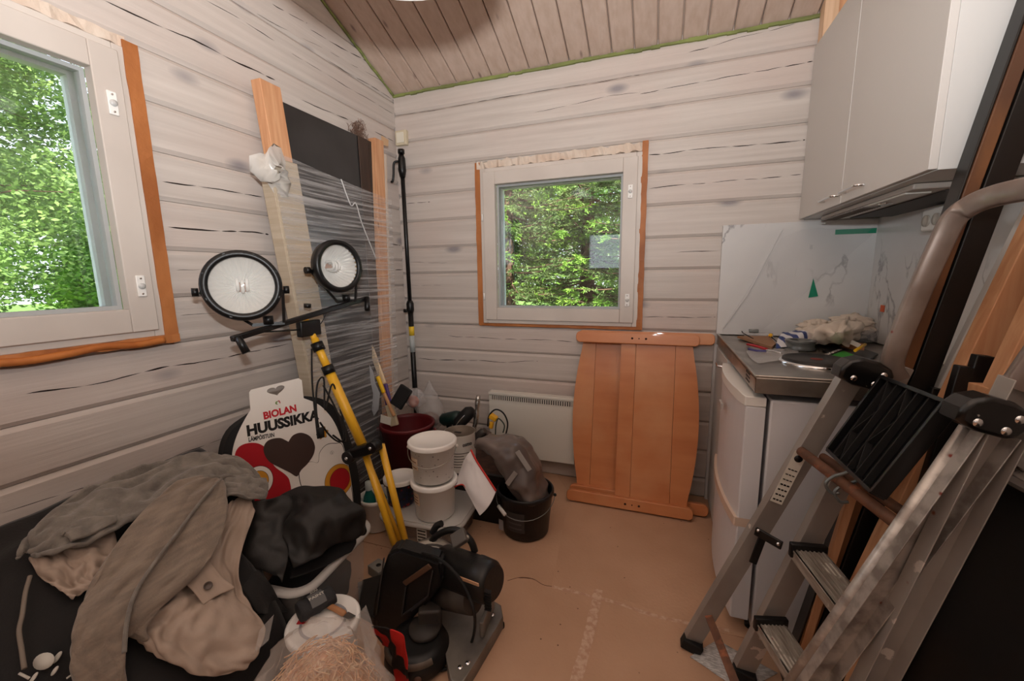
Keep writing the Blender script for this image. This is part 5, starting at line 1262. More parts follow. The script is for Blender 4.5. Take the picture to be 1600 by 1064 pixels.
t = empty('black_shoe', PY(728, 655, 1.90), 'black rubber shoe sole up between the drill and the foil tube', 'shoe')
q0, q1 = PY(716, 662, 1.88), PY(734, 643, 1.90)
MB().tube([q0-(q1-q0)*.3, q0, q0.lerp(q1, .5), q1, q1+(q1-q0)*.25], [.012, .032, .036, .034, .014], 14).build('shoe', blackr, t)
MB().tube(crom([q0+V((0, -.03, .0)), q0.lerp(q1, .5)+V((0, -.036, .004)), q1+V((0, -.028, .004))], 5), .003, 6).build('trim_line', chrome, t)
foil = mat('aluminium_foil', rgb(196, 192, 186), rough=.25, metal=.9, bump=1, bsc=(60, 60, 60))
rn = random.Random(4); a_, b_ = PY(739, 690, 1.97), PY(748, 618, 2.0)
t = empty('foil_tube', a_, 'crinkled silver foil tube standing up in front of the radiator corner', 'tube')
MB().tube([a_.lerp(b_, k/14)+V((rn.uniform(-.003, .003), 0, 0)) for k in range(15)], [.014+rn.uniform(-.004, .004) for k in range(15)], 10).build('tube', foil, t)
t = empty('hand_lamp', PY(772, 660, 1.97), 'yellow hand lamp with coiled black cable in front of the radiator', 'lamp')
yl = mat('bright_yellow', rgb(232, 176, 40), rough=.4); q = PY(771, 652, 1.96)
MB().box(q, (.045, .03, .03), Matrix.Rotation(.5, 3, 'Y'), .006).build('lamp_body', yl, t); MB().box(PY(768, 664, 1.96), (.022, .02, .04), Matrix.Rotation(.2, 3, 'Y'), .005).build('handle', yl, t)
MB().tube(crom([PY(u, v, 1.95) for u, v in ((762, 666), (764, 650), (774, 640), (786, 645), (793, 660), (791, 676), (786, 686))], 6), .0042, 8).build('cable', blackr, t)
MB().tube(crom([PY(u, v, 1.95) for u, v in ((774, 680), (775, 664), (779, 654), (788, 664), (786, 676))], 6), .0036, 8).build('lead', mat('dark_green_cord', rgb(50, 62, 54), rough=.5), t)
t = empty('angle_tool', PY(738, 685, 1.88), 'dark power tool with grey handle lying on the crate beside the paint tin', 'power tool')
MB().tube([PY(733, 700, 1.88), PY(738, 690, 1.88), PY(753, 676, 1.90), PY(758, 672, 1.90)], [.018, .024, .022, .014], 12).build('body', mat('tool_grey', rgb(62, 58, 56), rough=.5), t)
MB().tube([PY(733, 702, 1.87), PY(731, 714, 1.86), PY(738, 722, 1.84)], [.026, .030, .020], 12).build('head', mat('tool_dark_red', rgb(78, 30, 28), rough=.5), t)
MB().box(PY(757, 680, 1.93), (.07, .03, .06), Matrix.Rotation(.3, 3, 'Y'), .01).build('bag_lump', mat('tool_grey2', rgb(96, 84, 78), rough=.7), t)

# black bucket with grey dust bag, white sheet with red edge
bucket('black_bucket', 'large black bucket with white grip holding the grey dust bag', (-.565, 1.725, .004), .108, .128, .215, mat('black_bucket_plastic', rgb(20, 21, 23), rough=.4), bail=(R(10), .055, mat('grey_wire', rgb(170, 170, 170), rough=.4, metal=.5), 11), rim=.007, sticker_=(R(262), .05, .8, .10, mat('bucket_print', rgb(48, 47, 48), rough=.5)))
bb = COL.objects['black_bucket']; q = PY(783, 820, 1.625); MB().box((q.x, q.y, q.z), (.026, .0015, .05), Matrix.Rotation(-.35, 3, 'Z')).build('white_label', mat('label_grey2', rgb(150, 148, 150), rough=.5), bb)
greybag = mat('grey_dust_bag', rgb(118, 106, 100), rgb(92, 82, 78), sc=(5, 5, 5), rough=.32, bump=.3, bsc=(22, 22, 22))
db = empty('dust_bag', (-.56, 1.75, .20), 'slumped grey dust bag hanging over into the black bucket', 'dust bag')
mb = MB(); G = []
rows = [[(742, 694), (752, 702), (768, 716), (786, 738), (800, 760), (812, 782)], [(748, 688), (766, 694), (786, 710), (800, 735), (812, 765), (824, 788)],
        [(762, 682), (785, 684), (806, 694), (822, 720), (832, 755), (838, 788)], [(780, 680), (806, 684), (824, 694), (840, 720), (850, 752), (858, 780)]]
yy_ = [[1.72, 1.70, 1.68, 1.66, 1.65, 1.66], [1.70, 1.67, 1.64, 1.625, 1.61, 1.62], [1.78, 1.75, 1.70, 1.67, 1.65, 1.65], [1.90, 1.88, 1.84, 1.80, 1.76, 1.74]]
def cloth(rows, deps, name, m, parent, th=.006, amp=.01, freq=9, seed=0, k=6, plane='y', stretch=(1, 1, 1), ridg=True, fine=.002, lift=None, sub=1, clampc=False):
    R0 = []
    for r_, dd_ in zip(rows, deps):
        R0.append([(PY(u, v, d) if plane == 'y' else PX(u, v, d) if plane == 'x' else PZ(u, v, d)) for (u, v), d in zip(r_, dd_)])
    if clampc:
        for r_ in R0:
            for p in r_: p.y = min(p.y, 2.255); p.x = min(p.x, .862)
    rows1 = [crom(r_, k) for r_ in R0]; cols = [crom([rows1[i][j] for i in range(len(rows1))], k) for j in range(len(rows1[0]))]
    n1, n2 = len(cols), len(cols[0]); P_ = [[cols[i][j].copy() for j in range(n2)] for i in range(n1)]
    for i in range(n1):
        for j in range(n2):
            a = P_[min(i+1, n1-1)][j]-P_[max(i-1, 0)][j]; b = P_[i][min(j+1, n2-1)]-P_[i][max(j-1, 0)]; nn_ = a.cross(b)
            if nn_.length < 1e-9: continue
            nn_.normalize(); p = P_[i][j]; q = V((p.x*freq*stretch[0], p.y*freq*stretch[1], p.z*freq*stretch[2]+seed))
            w = noise.noise(q)+.5*noise.noise(q*2.1)
            if ridg: w = 1-2*abs(noise.noise(q*.8+V((5, 1, 2))))**.7+.35*noise.noise(q*2.4)+.45*(.5-2*abs(noise.noise(q*2.2+V((9, 4, 0)))))
            cols[i][j] = p+nn_*(amp*w*.6+fine*noise.noise(p*60))
    mb = MB(); mb.grid(cols, True); return mb.build(name, m, parent, norm=False, solid=th, sub=sub)
cloth(rows, yy_, 'bag', greybag, db, amp=.030, freq=11, seed=3)
MB().tube(crom([PY(750, 700, 1.70), PY(755, 688, 1.72), PY(770, 682, 1.76), PY(785, 683, 1.82), PY(800, 692, 1.86)], 6), .006, 8).build('drawstring', blackr, db)
MB().beam(PY(808, 705, 1.625), PY(828, 735, 1.62), .024, .005, V((0, 1, 0)), bev=.002).build('clip', mat('grey_clip', rgb(160, 156, 152), rough=.4), db)
MB().beam(PY(792, 757, 1.60), PY(806, 738, 1.60), .022, .003, V((0, 1, 0)), bev=.001).build('tape', mat('grey_tape', rgb(150, 144, 140), rough=.4), db)
MB().ball(PY(797, 688, 1.86), .03, .02, .014, n=10, m=6).build('red_tag', mat('red_tag', rgb(170, 36, 40), rough=.5), db)
ws = empty('white_sheet', PY(740, 760, 1.53), 'white sheet with a red border hanging over the corner of the shallow box', 'cloth')
cloth([[(736, 704), (726, 718), (716, 742), (708, 762)], [(745, 722), (738, 735), (730, 752), (722, 758)], [(760, 745), (750, 760), (742, 775), (730, 768)], [(775, 768), (768, 784), (760, 796), (750, 806)]],
    [[1.60, 1.58, 1.56, 1.53], [1.56, 1.54, 1.51, 1.52], [1.53, 1.50, 1.48, 1.50], [1.52, 1.49, 1.47, 1.46]], 'sheet', mat('white_cloth', rgb(228, 224, 224), rough=.75), ws, th=.002, amp=.006, freq=8, seed=8)
MB().tube(crom([PY(736, 703, 1.598), PY(745, 721, 1.556), PY(760, 744, 1.526), PY(775, 767, 1.516)], 6), .0042, 6).build('red_border', mat('red_border', rgb(196, 50, 42), rough=.6), ws)
MB().tube(crom([PY(707, 762, 1.528), PY(722, 757, 1.516), PY(730, 765, 1.50)], 6), .003, 6).build('red_border', mat('red_border', rgb(196, 50, 42), rough=.6), ws)

# ------------------------------------------------------------------ clothes heap along the left wall
def hz(x, y):
    t = max(0.0, (x+1.577)/0.66); z = .625-.44*t**1.7
    z *= 1-0.30*max(0, (y-.95)/.35)**1.5 if y > .95 else 1
    z -= .05*max(0, .45-y)/.3
    return z
def hit(u, v, off=0.0):
    d = ray(u, v); t = .25
    for _ in range(1300):
        p = CAMP+d*t
        if p.z < hz(p.x, p.y)+off or p.x < XL+.012+max(0, off)*.3: return p
        t += .002
    return CAMP+d*t
def drape(rows, offs, name, m, parent, th=.008, amp=.012, freq=8, seed=0, k=7, stretch=(1, 1, 1), ridg=True, fine=.0015, roll=0.0, sub=1, ns=0):
    R0 = [[hit(u, v, (o if not isinstance(o, (list, tuple)) else o[j])) for j, (u, v) in enumerate(r_)] for r_, o in zip(rows, offs)]
    rows1 = [crom(r_, k) for r_ in R0]; cols = [crom([rows1[i][j] for i in range(len(rows1))], k) for j in range(len(rows1[0]))]
    n1, n2 = len(cols), len(cols[0]); P_ = [[cols[i][j].copy() for j in range(n2)] for i in range(n1)]
    for i in range(n1):
        for j in range(n2):
            a = P_[min(i+1, n1-1)][j]-P_[max(i-1, 0)][j]; b = P_[i][min(j+1, n2-1)]-P_[i][max(j-1, 0)]; nn_ = a.cross(b)
            if nn_.length < 1e-9: continue
            nn_.normalize()
            if nn_.dot(CAMP-P_[i][j]) < 0: nn_.negate()
            p = P_[i][j]; s_, t_ = i/(n1-1), j/(n2-1)
            q = V((s_*freq*stretch[0]+seed, t_*freq*stretch[1], p.z*3)); q += V((noise.noise(p*6), noise.noise(p*6+V((3, 3, 3))), 0))*.9
            w = noise.noise(q)+.4*noise.noise(q*2.3)
            if ridg: w = .6-2.2*abs(noise.noise(q))**.8+.35*noise.noise(q*2.7)+.35*(.5-2*abs(noise.noise(q*2.1+V((7, 2, 0)))))
            edge = min(t_, 1-t_)*2; w2 = roll*(math.sqrt(max(0, 1-(1-min(1, edge*2.2))**2))-1)
            cols[i][j] = p+nn_*(amp*w+w2+fine*noise.noise(p*70))
    mb = MB(); mb.grid(cols, True); return mb.build(name, m, parent, norm=False, solid=th, sub=sub)
blackf = mat('black_fabric', rgb(14, 13, 14), rgb(20, 18, 18), sc=(5, 5, 5), rough=.8, bump=.2, bsc=(160, 160, 160), sheen=.15)
blackf2 = mat('black_shell_fabric', rgb(27, 25, 24), rgb(20, 19, 18), sc=(6, 6, 6), rough=.55, bump=.15, bsc=(120, 120, 120))
greyf = mat('grey_marl_jersey', rgb(146, 132, 118), rgb(118, 106, 96), sc=(60, 14, 60), rough=.95, bump=.5, bsc=(200, 200, 200), lo=.3, hi=.7, sheen=.3)
greyd = mat('grey_jersey_inside', rgb(134, 128, 120), rgb(110, 104, 98), sc=(30, 30, 30), rough=.95, bump=.6, bsc=(160, 160, 160), sheen=.3)
beigef = mat('beige_cotton', rgb(176, 158, 144), rgb(156, 138, 124), sc=(8, 8, 8), rough=.85, bump=.15, bsc=(180, 180, 180))
# large black bag / clothes that make the bulk of the heap
hb_ = empty('black_sports_bag', (-1.25, .60, 0), 'large soft black bag filling the lower left corner under the clothes, with a pale cord', 'bag')
mb = MB(); G = []
for i in range(56):
    x = XL+.014+(.70)*i/55; row = []
    for j in range(64):
        y = -.05+1.00*j/63; z = hz(x, y)-.035
        z += .016*noise.noise(V((x*6, y*6, 1)))+.010*(1-2*abs(noise.noise(V((x*9, y*4, 5)))))
        xx = x
        if i > 40: f = (i-40)/15; z = z*(1-f**2)+.004*f**2; xx = x-(.06*f)
        if y > .79: xx = min(xx, -1.315+.5*max(0, .81-y))
        row.append(V((xx, y, max(.003, z))))
    G.append(row)
mb.grid(G); mb.build('fabric', blackf, hb_, norm=False, solid=.006)
cdp = [hit(u, v, .012) for u, v in ((47, 900), (40, 925), (35, 960), (30, 985), (34, 1015), (38, 1045))]
MB().tube(crom(cdp, 6), .0042, 8).build('cord', mat('pale_cord', rgb(128, 118, 108), rough=.9), hb_)
wpr = mat('white_fabric_print', rgb(200, 198, 190), rough=.8)
for (u, v, a, b, an) in ((69, 1033, .016, .012, .3), (90, 1027, .004, .009, -.4), (86, 1048, .003, .007, -.4), (53, 1059, .003, .008, .2)):
    p = hit(u, v, -.006); M = frame(p, (.9, .3, -.3), (0, .5, .5)); mb = MB(); mb.lathe([(0, .002), (1, .002), (1, 0)], (0, 0, 0), n=18)
    for vv in mb.b.verts: vv.co = M @ V((vv.co.x*a*1.2, vv.co.y*b*1.2, vv.co.z))
    mb.build('white_print', wpr, hb_)
MB().tube(crom([hit(u, v, -.004) for u, v in ((30, 1052), (38, 1056), (46, 1060))], 5), .0025, 6).build('white_print', wpr, hb_)
MB().tube(crom([hit(u, v, -.004) for u, v in ((104, 1060), (115, 1053), (128, 1050), (136, 1052))], 5), .0020, 6).build('white_print', wpr, hb_)

# beige trousers
tr4 = empty('beige_trousers', (-1.2, .7, .3), 'crumpled beige cotton trousers lying under the grey sweatshirt', 'trousers')
drape([[(44, 872), (62, 900), (90, 920), (112, 936)], [(80, 858), (98, 885), (120, 905), (140, 920)], [(120, 845), (135, 868), (150, 888), (168, 905)], [(175, 825), (185, 850), (196, 870), (205, 890)]],
    [.008, .014, .018, .014], 'leg', beigef, tr4, amp=.020, freq=5, seed=2, stretch=(1, 2, 1), th=.004)
drape([[(300, 835), (345, 800), (375, 775), (402, 790)], [(280, 890), (320, 868), (345, 862), (372, 885)], [(250, 935), (290, 925), (340, 915), (392, 948)], [(220, 965), (265, 965), (330, 965), (414, 985)], [(213, 985), (255, 1005), (320, 1020), (404, 1020)], [(226, 1000), (270, 1035), (330, 1058), (384, 1044)]],
    [.022, .024, .028, .034, .030, .004], 'leg', beigef, tr4, amp=.022, freq=6, seed=7, stretch=(1.2, 1, 1), th=.004)
mb = drape([[(276, 905), (300, 880), (322, 868)], [(298, 920), (322, 905), (346, 900)], [(318, 946), (338, 932), (368, 918)]], [.048, .050, .048], 'pocket_flap', beigef, tr4, amp=.003, th=.005, k=5)
pbn = hit(325, 915, .062); nb = (CAMP-pbn).normalized()
MB().lathe([(0, .002), (.007, .002), (.0085, .004), (.010, .003), (.010, 0)], pbn, nb, 20).build('button', mat('button_brown', rgb(84, 72, 66), rough=.4), tr4)

# grey sweatshirt: hood/body roll, sleeve, long fold, cuff
sw_ = empty('grey_sweatshirt', (-1.35, .75, .5), 'grey marl sweatshirt thrown over the top of the clothes heap', 'sweatshirt')
drape([[(24, 868), (30, 862), (40, 858), (52, 866)], [(62, 812), (66, 824), (80, 842), (100, 862)], [(128, 768), (132, 786), (150, 812), (162, 840)], [(200, 738), (205, 755), (220, 778), (228, 800)], [(262, 718), (268, 732), (278, 748), (284, 762)], [(320, 710), (326, 722), (336, 734), (345, 748)], [(372, 716), (374, 726), (378, 738), (380, 752)], [(412, 748), (410, 754), (405, 760), (400, 764)]],
    [.045, .05, .055, .060, .062, .060, .055, .045], 'body', greyd, sw_, amp=.020, freq=5, seed=12, stretch=(.7, 2, 1), th=.012, roll=.02)
drape([[(98, 838), (106, 830), (130, 812), (150, 810)], [(100, 832), (120, 826), (150, 815), (178, 806)], [(112, 846), (130, 840), (155, 830), (182, 815)]], [.07, .078, .074], 'hood_edge', greyd, sw_, amp=.008, freq=3, seed=3, th=.012, k=5)
drape([[(330, 738), (336, 738), (344, 742), (352, 748)], [(278, 752), (290, 758), (304, 768), (320, 782)], [(228, 792), (244, 802), (262, 816), (282, 832)], [(180, 850), (196, 858), (216, 872), (242, 886)], [(148, 905), (164, 912), (186, 920), (212, 930)], [(122, 958), (140, 964), (166, 972), (198, 980)], [(110, 1010), (130, 1014), (160, 1018), (196, 1020)], [(112, 1075), (134, 1078), (164, 1080), (192, 1082)]],
    [.075, .082, .085, .085, .082, .075, .055, .02], 'sleeve', greyf, sw_, amp=.010, freq=3, seed=20, stretch=(.8, 1.6, 1), th=.014, roll=.03)
drape([[(338, 736), (346, 738), (352, 744), (354, 752)], [(318, 776), (334, 776), (346, 784), (352, 800)], [(280, 826), (305, 824), (328, 830), (344, 842)], [(240, 882), (268, 884), (296, 884), (322, 882)], [(210, 930), (232, 934), (256, 930), (280, 922)], [(196, 972), (208, 980), (222, 974), (240, 956)], [(196, 1000), (198, 1000), (204, 996), (212, 986)]],
    [.070, .074, .078, .078, .070, .055, .035], 'fold', greyf, sw_, amp=.006, freq=2.5, seed=31, stretch=(.8, 1.3, 1), th=.014, roll=.035)
drape([[(348, 742), (350, 752), (352, 764), (354, 772)], [(372, 740), (374, 752), (378, 766), (380, 776)], [(398, 744), (400, 754), (402, 768), (402, 780)], [(418, 748), (420, 758), (420, 770), (416, 780)]],
    [.060, .066, .064, .055], 'cuff', greyd, sw_, amp=.008, freq=4, seed=5, th=.012, roll=.02)
MB().tube(crom([hit(u, v, .098) for u, v in ((346, 748), (318, 778), (280, 828), (238, 884), (210, 930), (198, 975), (194, 1020))], 8), .0045, 6).build('side_seam', greyd, sw_)

# black jacket over the clear box, black trousers next to it
jk = empty('black_jacket', (-1.2, 1.0, .3), 'black work jacket hanging over the edge of the clear storage box', 'jacket')
def dep(u, v): return 0
def cl(rows, x, name, m, parent, **k): return cloth([[q[:2] for q in r_] for r_ in rows], [[q[2] for q in r_] for r_ in rows], name, m, parent, plane='z', **k)
cl([[(372, 782, .50), (352, 800, .46), (335, 830, .40), (330, 870, .34)], [(410, 782, .50), (400, 810, .46), (390, 845, .41), (392, 885, .35)], [(440, 776, .48), (432, 812, .44), (430, 850, .39), (428, 900, .34), ][:4], [(470, 782, .44), (464, 815, .41), (455, 855, .37), (440, 915, .325)]],
    0, 'back', blackf2, jk, th=.006, amp=.034, freq=11, seed=4)
cl([[(436, 800, .42), (440, 830, .41), (452, 860, .38), (458, 890, .34)], [(448, 776, .46), (466, 800, .455), (486, 832, .42), (492, 868, .35)], [(485, 764, .48), (505, 784, .475), (522, 812, .44), (522, 850, .35)], [(520, 765, .47), (540, 782, .46), (556, 806, .42), (552, 838, .34)], [(545, 778, .43), (556, 790, .42), (565, 812, .38), (566, 832, .33)]],
    0, 'hood', blackf2, jk, th=.006, amp=.036, freq=12, seed=14)
cl([[(440, 858, .33), (452, 880, .31), (452, 905, .30)], [(500, 846, .335), (505, 872, .305), (498, 890, .295)], [(556, 836, .33), (556, 850, .305), (550, 862, .295)]], 0, 'lining', mat('jacket_lining', rgb(16, 15, 16), rough=.85), jk, th=.006, amp=.012, freq=8, seed=24)
bt_ = empty('black_trousers', (-1.12, .86, .2), 'black trousers lying between the beige trousers and the clear box', 'trousers')
cl([[(330, 855, .40), (350, 890, .37), (380, 930, .33), (398, 962, .28)], [(370, 850, .39), (385, 890, .36), (410, 925, .31), (425, 960, .24)], [(400, 865, .36), (412, 900, .33), (432, 930, .28), (448, 955, .20)]], 0, 'leg', blackf, bt_, th=.008, amp=.024, freq=7, seed=6)

# ------------------------------------------------------------------ bucket lid with gloves and brush
LC = V((-.900, .815, 0)); 
bucket('white_pail', 'white lidded pail carrying the work glove and a brush, in front of the clear box', LC+V((0, 0, .003)), .080, .092, .205, bw_, lid=bw_)
wp = COL.objects['white_pail']; MB().lathe([(.058, .2070), (.062, .2090), (.066, .2070)], LC+V((0, 0, .003)), n=36).build('lid_ring', mat('ring_grey', rgb(150, 150, 156), rough=.5), wp)
q = PZ(474, 970, .2115); MB().box(q, (.030, .022, .0015), Matrix.Rotation(.35, 3, 'Z')).build('red_label', mat('lid_red', rgb(186, 34, 40), rough=.5), wp)
text_mesh('3K', frame(q+V((-.008, -.006, .0012)), (.94, .34, 0), (-.34, .94, 0)), .014, whm, 'lettering', wp, .0002, .0003)
gv = empty('work_glove', PZ(495, 948, .215), 'dark grey rolled work glove with pale lettering on the pail lid', 'glove')
g0_, g1_ = PZ(466, 958, .240), PZ(520, 928, .240); dg_ = (g1_-g0_).normalized(); pg_ = V((-dg_.y, dg_.x, 0))
mb = MB(); G = []
for i in range(9):
    f = i/8; c = g0_.lerp(g1_, f); row = []
    for k in range(20):
        a = 2*PI*k/20; r1_ = .034*(1-.18*abs(f-.5)); row.append(c+pg_*r1_*math.cos(a)*(1.0+.05*math.sin(i))+V((0, 0, (.024+.003*math.sin(i*2))*math.sin(a))))
    G.append(row)
vs = mb.grid(G, True, closed_v=True); mb._f(vs[0]); mb._f(vs[-1][::-1]); mb.build('glove', mat('glove_dark', rgb(46, 46, 48), rough=.85, bump=.5, bsc=(120, 120, 120)), gv)
mb = MB(); G = []
for i in range(3):
    f = .30+.42*i/2; c = g0_.lerp(g1_, f); row = []
    for k in range(9):
        a = R(20+130*k/8); r1_ = .0365*(1-.18*abs(f-.5)); row.append(c+pg_*r1_*math.cos(a)+V((0, 0, .0272*math.sin(a))))
    G.append(row)
mb.grid(G); mb.build('grey_band', mat('glove_band', rgb(104, 104, 104), rough=.8), gv)
text_mesh('200', frame(g0_.lerp(g1_, .40)+pg_*.014+V((0, 0, .0285)), (dg_.x, dg_.y, 0), (-dg_.y, dg_.x, 0)), .016, wpr, 'lettering', gv, .0002, .0003)
text_mesh('PAINT', frame(g0_.lerp(g1_, .30)-pg_*.012+V((0, 0, .0285)), (dg_.x, dg_.y, 0), (-dg_.y, dg_.x, 0)), .016, wpr, 'lettering', gv, .0002, .0003)
wh = empty('wooden_scraper', PZ(520, 950, .216), 'small wooden tool handle lying on the pail lid next to the glove', 'handle')
h0, h1 = PZ(510, 944, .226), PZ(540, 960, .222); MB().tube([h0, h0.lerp(h1, .1), h0.lerp(h1, .5), h0.lerp(h1, .9), h1], [.006, .009, .0085, .009, .005], 12).build('handle', mat('handle_wood', rgb(176, 124, 84), rough=.5), wh)
MB().beam(h1, h1+(h1-h0).normalized()*.03, .02, .003, V((0, 0, 1))).build('blade', steel, wh)

# ------------------------------------------------------------------ bag of wood shavings, right in front
sb = empty('shavings_bag', (-.745, .64, 0), 'clear plastic bag of pale orange wood wool at the bottom of the picture', 'bag')
bc_ = V((-.705, .625, .185))
shm = mat('wood_wool', rgb(252, 214, 170), rgb(224, 158, 104), sc=(40, 40, 40), rough=.8)
rs_ = random.Random(31); mb = MB()
for k in range(1300):
    d = V((rs_.gauss(0, 1), rs_.gauss(0, 1), rs_.gauss(0, 1))).normalized(); r_ = rs_.uniform(.88, 1.08)
    p = bc_+V((d.x*.128*r_, d.y*.10*r_, d.z*.17*r_)); t = d.orthogonal().normalized(); t.rotate(Quaternion(d, rs_.uniform(0, 2*PI))); pts = []
    for q in range(5):
        pts.append(p.copy()); t.rotate(Quaternion(d, rs_.uniform(-.9, .9))); p = p+t*.014-d*.0012
    mb.tube(pts, .0016, 3, cap=False)
o = mb.build('wood_wool', shm, sb); o['kind'] = 'stuff'
MB().ball(bc_, .116, .090, .158, 20, 14).build('core', shm, sb)
mb = MB(); G = bag_surface(bc_+V((0, 0, .035)), .150, .115, .205, 17, crease=.30, n=72, m=48)
mb.grid(G, True, closed_v=True); mb.build('bag', mat('crinkly_bag', rgb(222, 214, 208), rough=.16, alpha=.26, bump=.6, bsc=(26, 26, 26)), sb)
for (us, m2) in ((((398, 1020), (405, 985), (428, 960), (420, 1000)), 0), (((560, 960), (572, 945), (590, 1000), (575, 1040)), 1)):
    qs = [PZ(u, v, .30) for u, v in us]; mb = MB(); mb.grid([[qs[0], qs[1]], [qs[3], qs[2]]]); mb.build('bag_corner', MATS['crinkly_bag'], sb, norm=False)

pl_ = empty('plaid_cloth', PZ(612, 1010, .12), 'red and black checked cloth standing up between the shavings bag and the mitre saw', 'cloth')
plm = mat('red_black_check', rgb(196, 34, 28), rgb(20, 16, 16), sc=(26, 26, 26), rough=.7, lo=.49, hi=.52, detail=0)
cl([[(580, 978, .24), (588, 990, .20), (600, 1005, .16)], [(600, 980, .25), (606, 992, .22), (612, 1012, .16)], [(622, 985, .25), (618, 1000, .22), (614, 1020, .14)], [(633, 996, .22), (626, 1020, .17), (616, 1045, .09)], [(637, 1030, .16), (630, 1048, .10), (618, 1064, .04)], [(640, 1075, .07), (632, 1080, .03), (620, 1085, .02)]], 0, 'cloth', plm, pl_, th=.004, amp=.010, freq=14, seed=41, k=5)
# small electronics box behind the saw
gd = empty('grey_box', PZ(590, 895, 0), 'small grey metal bracket box on the floor behind the mitre saw', 'box')
q = PZ(592, 890, .022); MB().box(q, (.075, .055, .042), Matrix.Rotation(-.3, 3, 'Z'), .003).build('box', mat('grey_metal_box', rgb(128, 126, 120), rough=.5), gd)
MB().lathe([(0, .001), (.010, .001), (.010, 0)], q+V((0, 0, .021)), n=16).build('hole', blackp, gd)
mb = MB(); mb.beam(PZ(560, 925, .012), PZ(605, 912, .012), .10, .012, V((0, 0, 1)), bev=.003); mb.build('plate', mat('light_grey_plate', rgb(132, 128, 124), rough=.5), gd)

# ------------------------------------------------------------------ mitre saw
ms = empty('mitre_saw', (-.64, 1.05, 0), 'black mitre saw with round turntable and looping cable on the cardboard floor', 'mitre saw')
castm = mat('cast_aluminium', rgb(138, 132, 124), rgb(112, 106, 100), sc=(10, 10, 10), rough=.5, metal=.5)
sawb = mat('saw_black', rgb(20, 20, 21), rgb(28, 27, 26), sc=(14, 14, 14), rough=.42, bump=.2, bsc=(60, 60, 60)); sawg = mat('saw_dusty', rgb(64, 58, 52), rgb(46, 42, 40), sc=(12, 12, 12), rough=.6)
tcn2 = PZ(652, 1000, .07)
MB().lathe([(0, .0), (.098, .0), (.104, .012), (.100, .040), (.092, .048), (.090, .062), (.062, .066), (0, .066)], (tcn2.x, tcn2.y, .012), n=48).build('turntable', sawb, ms)
MB().lathe([(.088, .0635), (.098, .052), (.1015, .052), (.092, .0665)], (tcn2.x, tcn2.y, .012), n=40, a0=R(200), a1=R(330), up=(1, 0, 0)).build('scale_ring', castm, ms)
MB().lathe([(.045, 0), (.05, .004), (.05, .018), (.0, .018)], (tcn2.x+.01, tcn2.y+.03, .078), n=32).build('pivot', sawg, ms)
Mz = Matrix.Translation((0, 0, .004)); w_ = [PZ(u, v, .055) for u, v in ((688, 930), (770, 936), (783, 944), (786, 962), (772, 985), (742, 1035), (722, 1066), (704, 1062), (698, 1030), (690, 985))]
MB().prism([(p.x, p.y) for p in w_], Mz, .048, bev=.004).build('base_wing', castm, ms)
w_ = [PZ(u, v, .04) for u, v in ((566, 905), (600, 895), (622, 930), (620, 968), (590, 968), (560, 950))]
MB().prism([(p.x, p.y) for p in w_], Mz, .035, bev=.004).build('base_wing', sawb, ms)
for (u, v) in ((783, 976), (712, 1068)): p = PZ(u, v, .01); MB().lathe([(0, 0), (.012, 0), (.012, .012), (0, .012)], (p.x, p.y, .002), n=14).build('rubber_foot', blackr, ms)
for (u, v) in ((769, 960), (719, 1042), (731, 1035)): p = PZ(u, v, .0545); MB().lathe([(0, .003), (.006, .002), (.008, 0)], p, n=12).build('bolt', chrome, ms)
f0, f1 = PZ(758, 958, .06), PZ(700, 1000, .06)
MB().beam(PZ(770, 940, .085), PZ(752, 985, .085), .014, .055, V((0, 0, 1)), bev=.003).build('fence', castm, ms)
MB().beam(PZ(655, 965, .10), PZ(690, 962, .10), .05, .08, V((0, 0, 1)), bev=.008).build('arm_base', sawg, ms)
# saw head: blade housing, upper guard, motor
def psheet(pts, y, th, nm, m, bev=.006, dx=0.0):
    q = [PY(u, v, y) for u, v in pts]; a = V((.30, -.95, .08)).normalized(); mb = MB()
    A = [mb.b.verts.new(p) for p in q]; B = [mb.b.verts.new(p-a*th) for p in q]; fs = [mb._f(A), mb._f(B[::-1])]; n = len(q)
    for k in range(n): fs.append(mb._f([A[k], A[(k+1) % n], B[(k+1) % n], B[k]]))
    bmesh.ops.recalc_face_normals(mb.b, faces=mb.b.faces)
    r = bmesh.ops.bevel(mb.b, geom=list(mb.b.edges), offset=bev, segments=2, affect='EDGES')
    return mb.build(nm, m, ms)
gd1 = psheet([(606, 866), (622, 858), (668, 872), (688, 880), (692, 905), (684, 925), (660, 952), (628, 985), (604, 1002), (584, 985), (580, 972), (586, 930), (596, 895)], 1.02, .075, 'blade_guard', sawb, .010)
MB().beam(PY(632, 912, 1.012), PY(672, 884, 1.012), .018, .006, V((.3, -.95, .08)), bev=.002).build('guard_rib', mat('worn_brown', rgb(92, 66, 50), rough=.5), gd1)
for (a, b) in (((634, 916), (628, 962)), ((628, 962), (668, 932)), ((668, 932), (676, 892)), ((643, 954), (664, 936)), ((600, 872), (588, 960))):
    MB().beam(PY(*a, 1.014), PY(*b, 1.014), .004, .006, V((.3, -.95, .08))).build('guard_ridge', mat('ridge_grey', rgb(58, 56, 56), rough=.4), gd1)
ug = MB(); cc2 = PY(674, 890, 1.125); ax_ = V((.42, -.88, .2)).normalized(); upv = V((0, 0, 1))
ug.lathe([(.055, -.035), (.098, -.03), (.104, -.020), (.104, .016), (.098, .026), (.055, .03)], cc2, ax_, 40); ug.build('upper_guard', sawg, ms)
MB().lathe([(.090, .028), (.105, .020), (.1075, -.004), (.1035, .020)], cc2, ax_, 40).build('guard_rim', mat('pale_rim', rgb(172, 164, 152), rough=.45), ms)
m0_, m1_ = PY(690, 880, 1.12), PY(772, 912, 1.06)
